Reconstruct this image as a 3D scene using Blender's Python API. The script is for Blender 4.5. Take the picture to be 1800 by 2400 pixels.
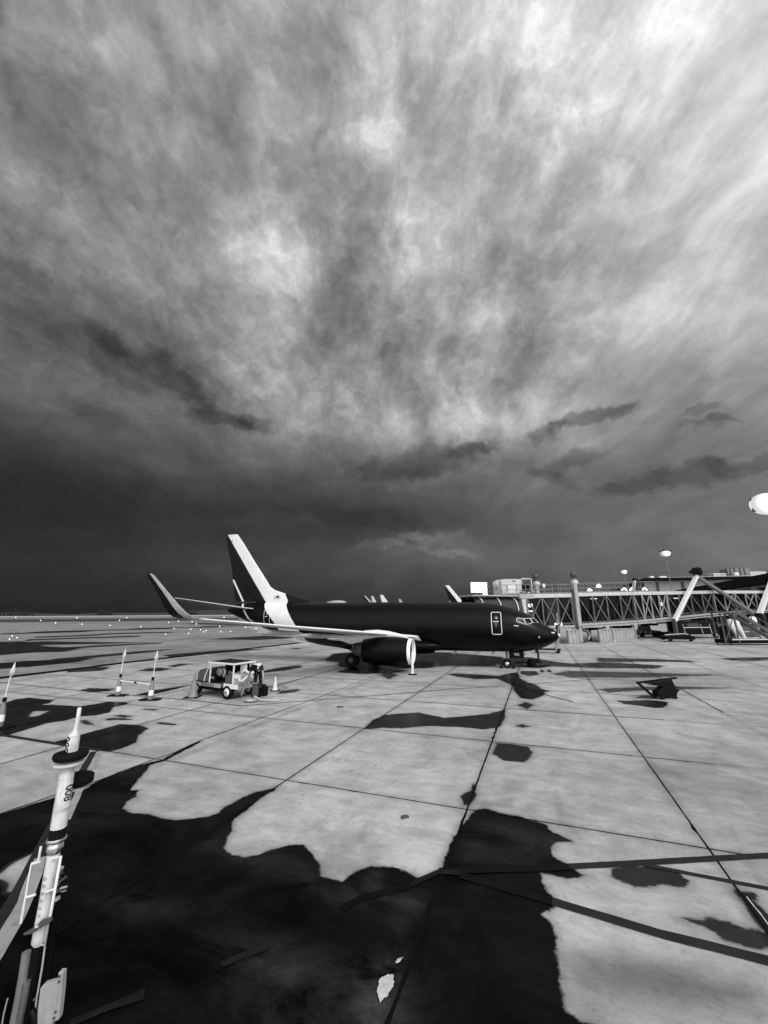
import bpy, bmesh, math, random
import numpy as np
from mathutils import Vector, Matrix, Euler
random.seed(7); np.random.seed(7)
for o in list(bpy.data.objects): bpy.data.objects.remove(o)
SC = bpy.context.scene; COL = SC.collection
# ------------------------------------------------------------------ camera
F, PI_, RO, H = 936.2, .24573, -.006123, 4.517      # focal length in photo pixels, pitch, roll, eye height
def ray(u, v):                                       # direction seen at photo pixel (u, v)
    cr, sr = math.cos(RO), math.sin(RO); a, b = u-900, v-1200
    X = (a*cr+b*sr)/F; U = (a*sr-b*cr)/F
    c, s = math.cos(PI_), math.sin(PI_)
    return Vector((X, c-U*s, s+U*c))
def G(u, v, z=0.0):                                  # ground point
    r = ray(u, v); t = (z-H)/r.z; return Vector((r.x*t, r.y*t, z))
def AY(u, v, y):                                     # point at distance y
    r = ray(u, v); t = y/r.y; return Vector((r.x*t, y, r.z*t+H))
cd = bpy.data.cameras.new('camera'); cam = bpy.data.objects.new('camera', cd); COL.objects.link(cam)
cd.sensor_fit = 'HORIZONTAL'; cd.sensor_width = 36; cd.lens = 36*F/1800; cd.clip_start = .1; cd.clip_end = 20000
fw = ray(900, 1200).normalized(); rt = (ray(1000, 1200)-ray(900, 1200)).normalized(); up = rt.cross(fw)
cam.matrix_world = Matrix(((rt.x, up.x, -fw.x, 0), (rt.y, up.y, -fw.y, 0), (rt.z, up.z, -fw.z, H), (0, 0, 0, 1)))
SC.camera = cam
SC.view_settings.view_transform = 'Standard'; SC.view_settings.look = 'None'
SC.view_settings.exposure = 0.0; SC.view_settings.gamma = 1.0; SC.view_settings.use_curve_mapping = False

# ------------------------------------------------------------------ node helper
class NT:
    def __init__(s, nt): s.nt = nt; s.n = nt.nodes; s.l = nt.links
    def new(s, t, **k):
        n = s.n.new(t)
        for a, b in k.items(): setattr(n, a, b)
        return n
    def put(s, sock, v):
        if isinstance(v, bpy.types.NodeSocket): s.l.new(v, sock)
        elif v is not None: sock.default_value = v
    def math(s, op, a, b=None, c=None, clamp=False):
        n = s.new('ShaderNodeMath', operation=op, use_clamp=clamp)
        s.put(n.inputs[0], a); s.put(n.inputs[1], b); s.put(n.inputs[2], c); return n.outputs[0]
    def vm(s, op, a, b=None, sc=None):
        n = s.new('ShaderNodeVectorMath', operation=op); s.put(n.inputs[0], a); s.put(n.inputs[1], b)
        if sc is not None: s.put(n.inputs['Scale'], sc)
        return n.outputs['Value'] if op in ('LENGTH', 'DOT_PRODUCT') else n.outputs[0]
    def noise(s, vec, scale, detail=4, rough=.5, dist=0, color=False):
        n = s.new('ShaderNodeTexNoise'); s.put(n.inputs['Vector'], vec)
        n.inputs['Scale'].default_value = scale; n.inputs['Detail'].default_value = detail
        n.inputs['Roughness'].default_value = rough; n.inputs['Distortion'].default_value = dist
        return n.outputs['Color' if color else 'Fac']
    def mapr(s, v, a, b, c=0., d=1., mode='LINEAR'):
        n = s.new('ShaderNodeMapRange', interpolation_type=mode); s.put(n.inputs[0], v)
        for i, x in zip((1, 2, 3, 4), (a, b, c, d)): s.put(n.inputs[i], x)
        return n.outputs[0]
    def ramp(s, v, pts):
        n = s.new('ShaderNodeValToRGB'); s.put(n.inputs[0], v); e = n.color_ramp.elements
        for i, (p, c) in enumerate(pts):
            x = e[i] if i < 2 else e.new(p)
            x.position = p; x.color = (c, c, c, 1)
        return n.outputs[0]
    def mapping(s, v, loc=(0, 0, 0), rot=(0, 0, 0), sc=(1, 1, 1), t='POINT'):
        n = s.new('ShaderNodeMapping', vector_type=t); s.put(n.inputs[0], v)
        n.inputs[1].default_value = loc; n.inputs[2].default_value = rot; n.inputs[3].default_value = sc
        return n.outputs[0]
    def mix(s, f, a, b):
        n = s.new('ShaderNodeMix', data_type='FLOAT'); s.put(n.inputs[0], f); s.put(n.inputs[2], a); s.put(n.inputs[3], b)
        return n.outputs[0]

# ------------------------------------------------------------------ sky (storm clouds over a grey Nishita sky)
SUN_EL, SUN_AZ = math.radians(44), math.radians(38)      # sun behind the camera to the right, behind thick cloud
W = bpy.data.worlds.new('World'); SC.world = W; W.use_nodes = True
N = NT(W.node_tree); N.n.clear()
tc = N.new('ShaderNodeTexCoord').outputs['Generated']
sep = N.new('ShaderNodeSeparateXYZ'); N.l.new(tc, sep.inputs[0])
sx, sy, sz = sep.outputs
zc = N.math('ADD', N.math('MAXIMUM', sz, 0.0), .10)
comb = N.new('ShaderNodeCombineXYZ'); N.put(comb.inputs[0], N.math('DIVIDE', sx, zc)); N.put(comb.inputs[1], N.math('DIVIDE', sy, zc))
plane = comb.outputs[0]                                  # cloud deck overhead, so streaks converge on the horizon
wob = N.vm('SCALE', N.vm('SUBTRACT', N.noise(plane, 1.1, 3, .55, 0, True), (.5, .5, .5)), None, .28)
pl2 = N.vm('ADD', plane, wob)
n1 = N.noise(N.mapping(pl2, (3.1, 1.7, 0), (0, 0, .12), (1.25, .55, 1)), 1.15, 6, .57, .25)
n2 = N.noise(N.mapping(pl2, (8.1, 2.7, 3), (0, 0, -.1), (3.2, .7, 1)), 2.3, 5, .62, .3)
n3 = N.noise(N.mapping(tc, (.3, .2, .5), (0, 0, 0), (1, 1, 2.0)), 3.0, 6, .6, .4)
wf = N.vm('ADD', tc, N.vm('SCALE', N.vm('SUBTRACT', N.noise(tc, 9.0, 4, .65, 0, True), (.5, .5, .5)), None, .10))   # curdled edges
nA = N.noise(N.mapping(wf, sc=(1.25, 1, 1)), 7.0, 8, .62, 0); nB = N.noise(wf, 20.0, 5, .62, 0)
rid = N.math('SUBTRACT', 1.0, N.math('MULTIPLY', N.math('ABSOLUTE', N.math('SUBTRACT', N.noise(wf, 12.0, 4, .55, 0), .5)), 4.5))
n4 = N.math('ADD', N.math('ADD', N.math('MULTIPLY', nA, .55), N.math('MULTIPLY', nB, .46)), N.math('MULTIPLY', rid, .10))
var = N.math('MULTIPLY', N.math('SUBTRACT', n1, .5), 1.2)
var = N.math('ADD', var, N.math('MULTIPLY', N.math('SUBTRACT', n2, .5), 1.25))
var = N.math('MULTIPLY', var, N.mapr(sz, .12, .55, .05, 1.0))
var = N.math('ADD', var, N.math('MULTIPLY', N.math('SUBTRACT', n3, .5), 1.5))
var = N.math('ADD', var, N.math('MULTIPLY', N.math('MULTIPLY', N.math('SUBTRACT', n4, .565), 2.5), N.math('MULTIPLY', N.mapr(sz, .2, .5, .12, 1.0), N.mapr(sx, .3, .55, 1., .35))))
var = N.math('ADD', var, N.math('MULTIPLY', sx, .85))
warp = N.vm('ADD', tc, N.vm('SCALE', N.vm('SUBTRACT', N.noise(tc, 8.0, 6, .70, 0, True), (.5, .5, .5)), None, .17))
warp = N.vm('ADD', warp, N.vm('SCALE', N.vm('SUBTRACT', N.noise(tc, 2.2, 2, .5, 0, True), (.5, .5, .5)), None, .05))
BL = [(250,1200,560,70,0,-.55),(900,1225,420,45,0,-.25),(300,860,160,50,33,-.25),(250,800,90,26,35,-.3),(520,985,80,14,14,-.40),(590,1010,40,16,20,-.3),
 (985,1100,180,40,-8,-.12),(1110,1050,60,12,-15,-.35),(1330,1085,120,40,-15,-.15),(1450,1240,480,110,0,.50),
 (1630,995,50,8,-10,-.3),(610,905,70,50,20,.42),(560,850,60,28,35,.3),(866,310,44,50,0,.62),(640,640,80,60,30,.38),(610,560,80,80,30,.2),(985,640,90,80,0,.36),(970,520,60,60,0,.22),
 (1210,950,110,45,-10,.45),(950,1010,170,40,0,.40),(700,900,120,120,0,.15),(850,560,45,130,0,-.45),(830,730,120,70,0,-.50),(1330,850,190,60,0,-.45),(540,270,60,80,10,-.35),
 (690,450,70,60,-20,-.4),(430,500,70,90,30,-.2),(100,800,160,60,20,-.35),(80,440,60,90,30,-.15),(70,430,90,70,40,.35),(1250,560,110,170,0,-.12),(1650,330,220,330,0,.26),(1480,690,170,70,-10,-.22),(120,1180,380,150,0,-.22),(1050,40,400,90,0,.12),(200,60,200,120,0,.15),
 (1000,1275,80,12,-6,.5),(1040,1300,140,30,0,.25),(980,940,30,70,-10,-.4),(1080,930,30,60,-20,.2),(1010,200,110,110,0,-.28),(1600,950,40,200,0,-.25),(320,640,120,50,30,.15),(1700,1330,300,60,0,.35),(350,1390,500,30,0,-.35),(800,1340,220,40,0,.2)]
BL += [(1020,120,60,110,20,.3),(760,130,60,150,10,-.2),(560,110,60,130,-15,-.2),(330,200,60,120,-30,.2),(200,330,60,120,-35,-.25),(700,560,45,80,0,.15),(470,620,70,60,25,.3),(1120,420,50,90,20,-.2),(1180,250,50,110,25,.2),
 (1080,640,70,50,0,-.3),(1400,500,60,130,20,.15),(1420,760,120,50,0,-.05),(60,620,100,40,20,.25),(250,660,110,35,25,-.25),(150,930,160,40,10,.15),(430,760,90,30,25,.2),(760,880,60,70,-20,.15),(860,960,30,60,-25,-.35),(820,940,20,70,-25,.3),(1020,900,35,60,-15,.3),(1500,900,80,160,0,-.15),(1650,880,30,200,0,.12),(1200,840,120,40,0,.1),(1380,1040,60,30,-15,.35),(1180,1030,60,30,-10,.3)]
acc = var
for (u, v, ru, rv, ang, amp) in BL:
    c = ray(u, v).normalized(); th = math.radians(ang)
    a = (ray(u+math.cos(th), v+math.sin(th)).normalized()-c)*1000; b = (ray(u-math.sin(th), v+math.cos(th)).normalized()-c)*1000
    la, lb = a.length*ru/1000*1.3, b.length*rv/1000*1.3
    a.normalize(); b = (b-a*b.dot(a)).normalized(); w_ = a.cross(b)
    R = Matrix((a, b, w_)).transposed().to_euler()
    q = N.vm('LENGTH', N.mapping(N.vm('ADD', warp, N.math('MULTIPLY', acc, 1e-9)), tuple(c), tuple(R), (la, lb, .5), 'TEXTURE'))
    g = N.math('EXPONENT', N.math('MULTIPLY', N.math('MULTIPLY', q, q), -1.0))
    acc = N.math('MULTIPLY_ADD', g, amp*.95, acc)
base = N.ramp(sz, [(0., .028), (1., .50), (.06, .044), (.14, .060), (.24, .074), (.34, .130), (.43, .235), (.53, .29), (.62, .32), (.75, .35), (.88, .41)])
SH = [(400,880,120,30,33,-.55),(250,790,90,20,30,-.35),(520,985,90,12,12,-.40),(595,1000,45,16,18,-.4),(985,1085,150,30,-8,-.50),(1110,1055,70,12,-14,-.35),(1385,985,95,16,-14,-.60),(1290,1012,45,14,-6,-.45),
 (1340,1080,80,22,-22,-.40),(1290,1120,60,16,20,-.3),(1560,1125,170,24,-10,-.50),(1760,1085,120,22,-10,-.35),(1640,960,50,8,-10,-.3),(1690,985,40,8,0,-.3),(905,830,30,10,-10,-.3),(870,1215,140,22,10,-.25),(90,650,90,22,20,-.25),(200,950,130,16,8,-.2),(930,1270,90,12,-10,.45),(1060,1300,60,8,10,.3),(620,1220,140,16,0,.2),(500,1330,120,14,0,.15)]
shn = N.math('MULTIPLY', N.math('SUBTRACT', N.noise(N.mapping(tc, sc=(1, 1, 1.6)), 17.0, 6, .66, .2), .5), 1.9)
for (u, v, ru, rv, ang, amp) in SH:                      # ragged scud: thresholded against fine noise
    c = ray(u, v).normalized(); th = math.radians(ang)
    a = (ray(u+math.cos(th), v+math.sin(th)).normalized()-c)*1000; b = (ray(u-math.sin(th), v+math.cos(th)).normalized()-c)*1000
    la, lb = a.length*ru/1000*1.25, b.length*rv/1000*1.4
    a.normalize(); b = (b-a*b.dot(a)).normalized(); w_ = a.cross(b); Rt = Matrix((a, b, w_)).transposed().to_euler()
    q = N.vm('LENGTH', N.mapping(N.vm('ADD', wf, N.math('MULTIPLY', acc, 1e-9)), tuple(c), tuple(Rt), (la, lb, .5), 'TEXTURE'))
    g = N.math('ADD', N.math('EXPONENT', N.math('MULTIPLY', N.math('MULTIPLY', q, q), -1.0)), N.math('MULTIPLY', shn, N.math('EXPONENT', N.math('MULTIPLY', q, -.9))))
    acc = N.math('MULTIPLY_ADD', N.mapr(g, .30, .80, 0., 1., 'SMOOTHSTEP'), amp*1.05, acc)
back = N.math('MULTIPLY', N.mapr(sy, -.75, -.02, 1.7, 0.0, 'SMOOTHSTEP'), N.mapr(n3, .3, .7, .7, 1.3))     # unseen brightness added behind the viewer as fill for ground and aircraft
lum = N.math('ADD', N.math('MULTIPLY', base, N.math('EXPONENT', acc)), back)
sk = N.new('ShaderNodeTexSky', sky_type='NISHITA'); sk.sun_disc = False; sk.sun_elevation = SUN_EL; sk.sun_rotation = math.pi-SUN_AZ
bw = N.new('ShaderNodeRGBToBW'); N.l.new(sk.outputs[0], bw.inputs[0])
lum = N.math('ADD', lum, N.math('MULTIPLY', bw.outputs[0], .0015))
lum = N.math('MINIMUM', lum, 2.4)
bg = N.new('ShaderNodeBackground'); N.l.new(lum, bg.inputs[0]); bg.inputs[1].default_value = 1.0
wo = N.new('ShaderNodeOutputWorld'); N.l.new(bg.outputs[0], wo.inputs[0])
W.cycles.sampling_method = 'MANUAL'; W.cycles.sample_map_resolution = 512
sd = bpy.data.lights.new('sun', 'SUN'); sd.energy = 1.5; sd.angle = math.radians(22); sd.color = (1, .995, .99)
so = bpy.data.objects.new('sun', sd); COL.objects.link(so)
sv = Vector((math.sin(SUN_AZ)*math.cos(SUN_EL), -math.cos(SUN_AZ)*math.cos(SUN_EL), math.sin(SUN_EL)))
so.rotation_euler = sv.to_track_quat('Z', 'Y').to_euler()

# ------------------------------------------------------------------ materials
def mat(name, col, rough=.6, metal=0., spec=.5, var=.15, scale=3.0, bump=0., emit=0., dirt=0.):
    m = bpy.data.materials.new(name); m.use_nodes = True; n = NT(m.node_tree); b = n.n['Principled BSDF']
    o = n.new('ShaderNodeTexCoord').outputs['Object']
    f = n.noise(o, scale, 6, .6); k = n.mapr(f, .25, .75, 1-var, 1+var)
    if dirt: k = n.math('MULTIPLY', k, n.mapr(n.noise(n.mapping(o, sc=(1, 1, .2)), scale*4, 5, .65), .5, .72, 1.0, 1-dirt))
    v = n.math('MULTIPLY', k, col)
    n.l.new(v, b.inputs['Base Color'])
    n.put(b.inputs['Roughness'], n.mapr(n.noise(o, scale*2.3, 4, .6), .3, .7, max(.02, rough-.08), min(1, rough+.08)))
    b.inputs['Metallic'].default_value = metal; b.inputs['Specular IOR Level'].default_value = spec
    if emit: b.inputs['Emission Color'].default_value = (1, 1, 1, 1); b.inputs['Emission Strength'].default_value = emit
    if bump:
        bp = n.new('ShaderNodeBump'); bp.inputs['Strength'].default_value = bump; bp.inputs['Distance'].default_value = .02
        n.l.new(n.noise(o, scale*6, 5, .6), bp.inputs['Height']); n.l.new(bp.outputs[0], b.inputs['Normal'])
    return m
M = dict(
 white=mat('white_paint', .72, .45, dirt=.3), offwhite=mat('aged_white_paint', .52, .55, var=.2, dirt=.35), lgrey=mat('light_grey_steel', .38, .5, .2, dirt=.3),
 grey=mat('grey_steel', .20, .5, .3, dirt=.3), dgrey=mat('dark_grey_metal', .07, .5, .2), black=mat('black_rubber', .006, .8, spec=.08), blackp=mat('black_paint', .004, .45, spec=.1),
 silver=mat('bright_metal', .6, .28, .9, var=.2, scale=6, bump=.1), rubber=mat('tyre_rubber', .008, .85, spec=.1), orange=mat('orange_plastic', .19, .5, var=.2, dirt=.25), reflect=mat('reflective_band', .85, .4),
 lamp=mat('lamp_glass', .9, .3, emit=2.6), lampdim=mat('window_light', .9, .3, emit=1.2), skin=mat('skin', .42, .6), hair=mat('dark_hair', .015, .7), cloth=mat('dark_cloth', .02, .9, var=.3, spec=.1), vest=mat('pale_vest', .75, .8),
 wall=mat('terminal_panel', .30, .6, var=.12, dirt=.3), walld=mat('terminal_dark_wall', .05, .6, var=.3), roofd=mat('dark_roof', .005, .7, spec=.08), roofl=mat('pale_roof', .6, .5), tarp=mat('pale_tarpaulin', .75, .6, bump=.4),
 bellows=mat('bellows_canvas', .03, .8, var=.4, bump=.3), hose=mat('pale_hose', .62, .6), alu=mat('bare_leading_edge', .85, .35, .0, spec=.5, var=.06), belly=mat('grey_wing_skin', .33, .4, var=.1), navy=mat('navy_gloss_paint', .0025, .35, spec=.12, var=.2, scale=1.5))
def glass(name='dark_glass', tr=.75):
    m = bpy.data.materials.new(name); m.use_nodes = True; n = NT(m.node_tree); n.n.remove(n.n['Principled BSDF'])
    t = n.new('ShaderNodeBsdfTransparent'); t.inputs[0].default_value = (tr, tr, tr, 1); g = n.new('ShaderNodeBsdfGlossy'); g.inputs[0].default_value = (.8, .8, .8, 1); g.inputs[1].default_value = .05
    fr = n.new('ShaderNodeFresnel'); fr.inputs[0].default_value = 1.45; mx = n.new('ShaderNodeMixShader')
    n.l.new(n.math('MULTIPLY', fr.outputs[0], .6), mx.inputs[0]); n.l.new(t.outputs[0], mx.inputs[1]); n.l.new(g.outputs[0], mx.inputs[2])
    n.l.new(mx.outputs[0], n.n['Material Output'].inputs[0]); return m
M['tubew'] = mat('scuffed_white_plastic', .60, .5, var=.22, scale=5., bump=.15, dirt=.35); M['cartg'] = mat('cart_body_grey', .07, .5, var=.3, dirt=.4); M['glass'] = glass(); M['truss'] = mat('dull_steel', .13, .5, var=.4, scale=.8); M['steelm'] = mat('worn_light_steel', .32, .5, var=.4, scale=.6)

# ------------------------------------------------------------------ mesh helpers
class MB:
    def __init__(s): s.v = []; s.f = []; s.sm = []
    def add(s, vs, fs, smooth=False):
        b = len(s.v); s.v += [tuple(x) for x in vs]; s.f += [tuple(i+b for i in q) for q in fs]; s.sm += [smooth]*len(fs); return s
    def box(s, c, d, rot=None):
        c = Vector(c); hx, hy, hz = d[0]/2, d[1]/2, d[2]/2; R = rot if rot is not None else Matrix.Identity(3)
        vs = [c+R@Vector((x*hx, y*hy, z*hz)) for x in (-1, 1) for y in (-1, 1) for z in (-1, 1)]
        return s.add(vs, [(0, 1, 3, 2), (4, 6, 7, 5), (0, 4, 5, 1), (2, 3, 7, 6), (0, 2, 6, 4), (1, 5, 7, 3)])
    def bar(s, a, b, w, h=None, upv=(0, 0, 1)):
        a, b = Vector(a), Vector(b); d = b-a; L = d.length; d.normalize(); u_ = Vector(upv)
        if abs(d.dot(u_)) > .98: u_ = Vector((0, 1, 0))
        x = d.cross(u_).normalized(); z = x.cross(d)
        return s.box((a+b)/2, (w, L, h or w), Matrix((x, d, z)).transposed())
    def tube(s, pts, r, n=8, cap=True):
        pts = [Vector(p) for p in pts]; rs = r if hasattr(r, '__len__') else [r]*len(pts); rings = []; px = None
        for i, p in enumerate(pts):
            d = (pts[min(i+1, len(pts)-1)]-pts[max(i-1, 0)]).normalized()
            if px is None: px = d.cross(Vector((0, 0, 1)) if abs(d.z) < .9 else Vector((0, 1, 0))).normalized()
            px = (px-d*px.dot(d)).normalized(); py = d.cross(px)
            rings.append([p+(px*math.cos(t)+py*math.sin(t))*rs[i] for t in [2*math.pi*k/n for k in range(n)]])
        return s.loft(rings, cap)
    def loft(s, rings, cap=True, closed=True, smooth=True):
        n = len(rings[0]); vs = [p for r in rings for p in r]; fs = []
        for i in range(len(rings)-1):
            for k in range(n if closed else n-1):
                k2 = (k+1) % n; fs.append((i*n+k, i*n+k2, (i+1)*n+k2, (i+1)*n+k))
        s.add(vs, fs, smooth)
        if cap and closed: s.add(rings[0], [tuple(range(n))[::-1]]); s.add(rings[-1], [tuple(range(n))])
        return s
    def lathe(s, prof, n=20, c=(0, 0, 0), ax='z', cap=True):
        c = Vector(c); rings = []
        for r, h in prof:
            rg = []
            for k in range(n):
                t = 2*math.pi*k/n; a, b = r*math.cos(t), r*math.sin(t)
                rg.append(c+Vector({'z': (a, b, h), 'x': (h, a, b), 'y': (a, h, b)}[ax]))
            rings.append(rg)
        return s.loft(rings, cap)
    def prism(s, poly, thick, M4=None):       # poly in local xz, thickness along y
        n = len(poly); vs = [Vector((p[0], t, p[1])) for t in (-thick/2, thick/2) for p in poly]
        if M4: vs = [M4@v for v in vs]
        return s.add(vs, [tuple(range(n)), tuple(range(2*n-1, n-1, -1))]+[(k, k+n, (k+1) % n+n, (k+1) % n) for k in range(n)])
    def build(s, name, m, parent=None, bevel=0., sub=0):
        me = bpy.data.meshes.new(name); me.from_pydata(s.v, [], s.f); me.materials.append(m)
        for p, q in zip(me.polygons, s.sm): p.use_smooth = q
        bm = bmesh.new(); bm.from_mesh(me); bmesh.ops.recalc_face_normals(bm, faces=bm.faces); bm.to_mesh(me); bm.free()
        o = bpy.data.objects.new(name, me); COL.objects.link(o); o.parent = parent
        if bevel: b = o.modifiers.new('bevel', 'BEVEL'); b.width = bevel; b.segments = 2; b.limit_method = 'ANGLE'
        if sub: b = o.modifiers.new('sub', 'SUBSURF'); b.levels = b.render_levels = sub
        return o
def tag(o, label=None, cat=None, group=None, kind=None):
    if label: o['label'] = label
    if cat: o['category'] = cat
    if group: o['group'] = group
    if kind: o['kind'] = kind
    return o
def thing(name, loc, label, cat, rz=0, group=None):
    o = bpy.data.objects.new(name, None); COL.objects.link(o); o.location = loc; o.rotation_euler = (0, 0, rz); o.empty_display_size = .3
    return tag(o, label, cat, group)
def kids(o): return [c for c in bpy.data.objects if c.parent == o]
def copy_tree(o, parent=None):
    ch = kids(o); c = o.copy(); COL.objects.link(c); c.parent = parent
    for k in ch: copy_tree(k, c)
    return c
def textmesh(s, size, m, parent, mw, name='lettering'):
    cu = bpy.data.curves.new('t', 'FONT'); cu.body = s; cu.size = size; cu.extrude = size*.01; cu.offset = size*.012; cu.align_x = 'CENTER'; cu.align_y = 'CENTER'
    t = bpy.data.objects.new('t', cu); COL.objects.link(t); bpy.context.view_layer.update()
    me = bpy.data.meshes.new_from_object(t.evaluated_get(bpy.context.evaluated_depsgraph_get())); bpy.data.objects.remove(t)
    me.transform(mw); me.materials.clear(); me.materials.append(m); me.name = name
    o = bpy.data.objects.new(name, me); COL.objects.link(o); o.parent = parent; return o
def frame(o, x, y, z=None):                 # matrix with given origin and axes
    x = Vector(x).normalized(); y = Vector(y).normalized(); z = x.cross(y)
    return Matrix(((x.x, y.x, z.x, o[0]), (x.y, y.y, z.y, o[1]), (x.z, y.z, z.z, o[2]), (0, 0, 0, 1)))

# ------------------------------------------------------------------ ground sheet with rain-soaked patches and some painted shade
def cA(p): return [(x*.5425, 1620+y*.5425) for x, y in p]          # tracing windows of the photograph
def cB(p): return [(900+x*.5425, 1620+y*.5425) for x, y in p]
def cC(p): return [(x*.2652, 1480+y*.2652) for x, y in p]
def cD(p): return [(300+x*.42194, 1200+y*.42194) for x, y in p]
def cE(p): return [(900+x*.3014, 1300+y*.3014) for x, y in p]
def cF(p): return [(1400+x*.2411, 1540+y*.2411) for x, y in p]
main = cA([(-500,690),(-60,556),(0,530),(300,440),(430,385),(560,335),(640,308),(700,296),(760,262),(860,215),(870,218),(780,265),(715,300),(650,318),(632,345),(590,390),(560,428),(600,428),(590,455),(545,480),(535,505),(560,525),(640,530),(700,550),(760,558),(830,548),(905,540),(945,525),(970,500),(1040,465),(1100,435),(1190,418),(1190,428),(1150,445),(1105,480),(1060,520),(1000,565),(1003,600),(975,650),(963,680),(1000,705),(1060,715),(1120,705),(1180,680),(1250,665),(1310,665),(1350,700),(1380,745),(1385,795),(1440,810),(1480,825),(1530,780),(1600,760),(1659,757)]) + cB([(60,765),(110,785),(150,812),(240,778),(275,690),(300,635),(325,590),(355,565),(370,530),(400,510),(440,505),(500,525),(600,545),(700,578),(730,610),(820,645),(820,655),(750,655),(725,670),(727,715),(780,740),(850,790),(890,800),(800,802),(680,785),(685,830),(725,880),(745,935),(690,965),(720,1000),(745,1080),(755,1200),(775,1300),(785,1380),(850,1420),(1100,1500),(1400,1900),(-400,2400)])+[(-1500, 2600), (-1500, 2100)]
WET_SHADE = [(main, 1., .012),
 (cC([(-200,700),(0,650),(130,600),(260,585),(480,610),(420,640),(340,645),(500,650),(700,662),(850,640),(960,620),(1120,625),(1135,640),(1000,672),(970,715),(850,742),(730,748),(560,790),(420,810),(260,860),(110,905),(-300,1000)]), .85, .05),
 (cA([(230,222),(350,187),(520,142),(600,146),(642,160),(600,190),(590,220),(520,250),(470,262),(330,242)]), .9, .03),
 (cA([(1570,165),(1610,125),(1659,103)])+cB([(60,97),(150,92),(260,115),(350,108),(450,98),(525,78),(522,120),(500,155),(430,165),(330,155),(200,150),(80,160),(0,158)]), .75, .05),
 (cB([(490,222),(620,238),(645,262),(630,290),(600,308),(520,300),(465,270)]), .75, .08),
 (cB([(330,455),(345,438),(370,430),(390,398),(402,450),(370,490),(345,492)]), .85, .03),
 (cB([(560,150),(600,143),(635,152),(600,158)]), .6, .2),
 (cE([(490,930),(560,923),(900,942),(960,925),(1040,915),(1060,960),(1110,990),(1160,1003),(1225,1040),(1290,1062),(1180,1085),(1100,1110),(1010,1060),(1000,1020),(940,990),(880,965),(700,967),(560,947)]), .85, .2),
 (cE([(1060,905),(1180,905),(1210,935),(1120,942),(1060,925)]), .8, .1),
 (cB([(560,0),(700,-5),(690,20),(640,36),(590,30)]), .9, .15), (cB([(575,62),(610,45),(650,60),(620,78)]), .7, .25),
 (cB([(975,765),(1000,755),(1180,757),(1260,775),(1320,820),(1300,850),(1200,835),(1150,850),(1080,845),(980,800)]), .7, .06),
 (cB([(640,775),(800,768),(890,800),(800,808),(700,790)]), .7, .05),
 (cB([(1285,980),(1400,985),(1480,990),(1560,1020),(1659,1040),(1720,1060),(1720,1110),(1560,1112),(1480,1080),(1420,1040),(1340,1005)]), .65, .06),
 (cB([(1510,840),(1540,865),(1600,870),(1620,905),(1600,905),(1659,965),(1800,1150),(1800,1300),(1659,1060),(1600,985),(1560,920),(1520,885)]), .75, .04),
 (cD([(740,885),(850,862),(960,852),(968,862),(880,880),(760,893)]), .7, .35),(cD([(60,880),(150,868),(240,870),(150,885)]), .65, .35),(cD([(215,855),(290,843),(350,843),(260,860)]), .65, .4),
 (cD([(45,1015),(150,990),(350,960),(250,988),(130,1015)]), .8, .2),(cD([(820,1010),(850,992),(950,983),(955,993),(880,1008)]), .75, .2),(cD([(900,760),(930,755),(970,757),(930,762)]), .6, .6),
 (cD([(1150,890),(1250,860),(1540,880),(1500,892),(1300,900)]), .8, .5),(cD([(1400,905),(1440,880),(1500,905),(1450,930)]), .6, .6),
 (cC([(690,520),(800,500),(1020,508),(950,530),(800,535)]), .7, .2),(cC([(1220,348),(1300,326),(1420,320),(1510,333),(1420,350)]), .7, .2),(cC([(1200,562),(1350,520),(1650,478),(1480,528),(1300,568)]), .85, .12),
 (cC([(-300,95),(0,95),(200,88),(400,130),(720,150),(560,180),(300,185),(0,210),(-300,220)]), .7, 1.2),(cC([(-300,300),(0,280),(200,262),(500,250),(850,235),(700,262),(400,290),(100,325),(0,332),(-300,350)]), .8, .5),
 (cC([(930,772),(1000,760),(1180,772),(1160,782),(960,785)]), .7, .08),(cC([(990,745),(1060,735),(1200,750),(1100,760)]), .6, .08),(cC([(1370,802),(1430,800),(1575,820),(1540,830),(1400,818)]), .75, .08),(cC([(1240,690),(1300,680),(1430,688),(1350,698)]), .6, .1),(cC([(690,790),(760,782),(840,830),(760,825)]), .55, .15),
 (cF([(0,5),(150,10),(600,20),(900,35),(960,50),(700,48),(400,45),(200,50),(0,45)]), .75, .5),(cF([(1200,15),(1400,5),(1700,0),(1700,22),(1500,40),(1300,30)]), .8, .6),(cF([(0,310),(300,295),(800,285),(1300,300),(800,315),(350,330),(100,345)]), .4, .5),
 (cF([(180,420),(300,425),(500,415),(680,435),(688,465),(640,492),(560,495),(420,475),(260,455)]), .85, .15),(cF([(350,400),(450,370),(700,385),(640,410)]), .5, .3),  # first patch paints in the cast shade below the ramp equipment
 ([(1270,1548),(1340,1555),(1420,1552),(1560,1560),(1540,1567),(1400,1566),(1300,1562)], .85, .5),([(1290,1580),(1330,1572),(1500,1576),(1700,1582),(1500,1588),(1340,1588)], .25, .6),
 ([(780,1532),(860,1526),(1050,1529),(1180,1540),(1160,1562),(1000,1560),(880,1562),(760,1548)], .97, .45),([(800,1545),(1000,1546),(1120,1552),(1000,1566),(830,1570),(790,1560)], .97, .3),([(1130,1545),(1240,1540),(1330,1556),(1260,1566),(1180,1560)], .8, .3)]  # aircraft's contact shade painted in as near-black patches under belly, engine and gear
DRY = [(cA([(-200,840),(0,790),(60,740),(190,680),(130,830),(90,870),(35,865),(45,840),(20,815),(0,808),(-200,900)]), .02), (cC([(260,742),(300,705),(430,703),(340,745),(272,754)]), .08)]
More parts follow.
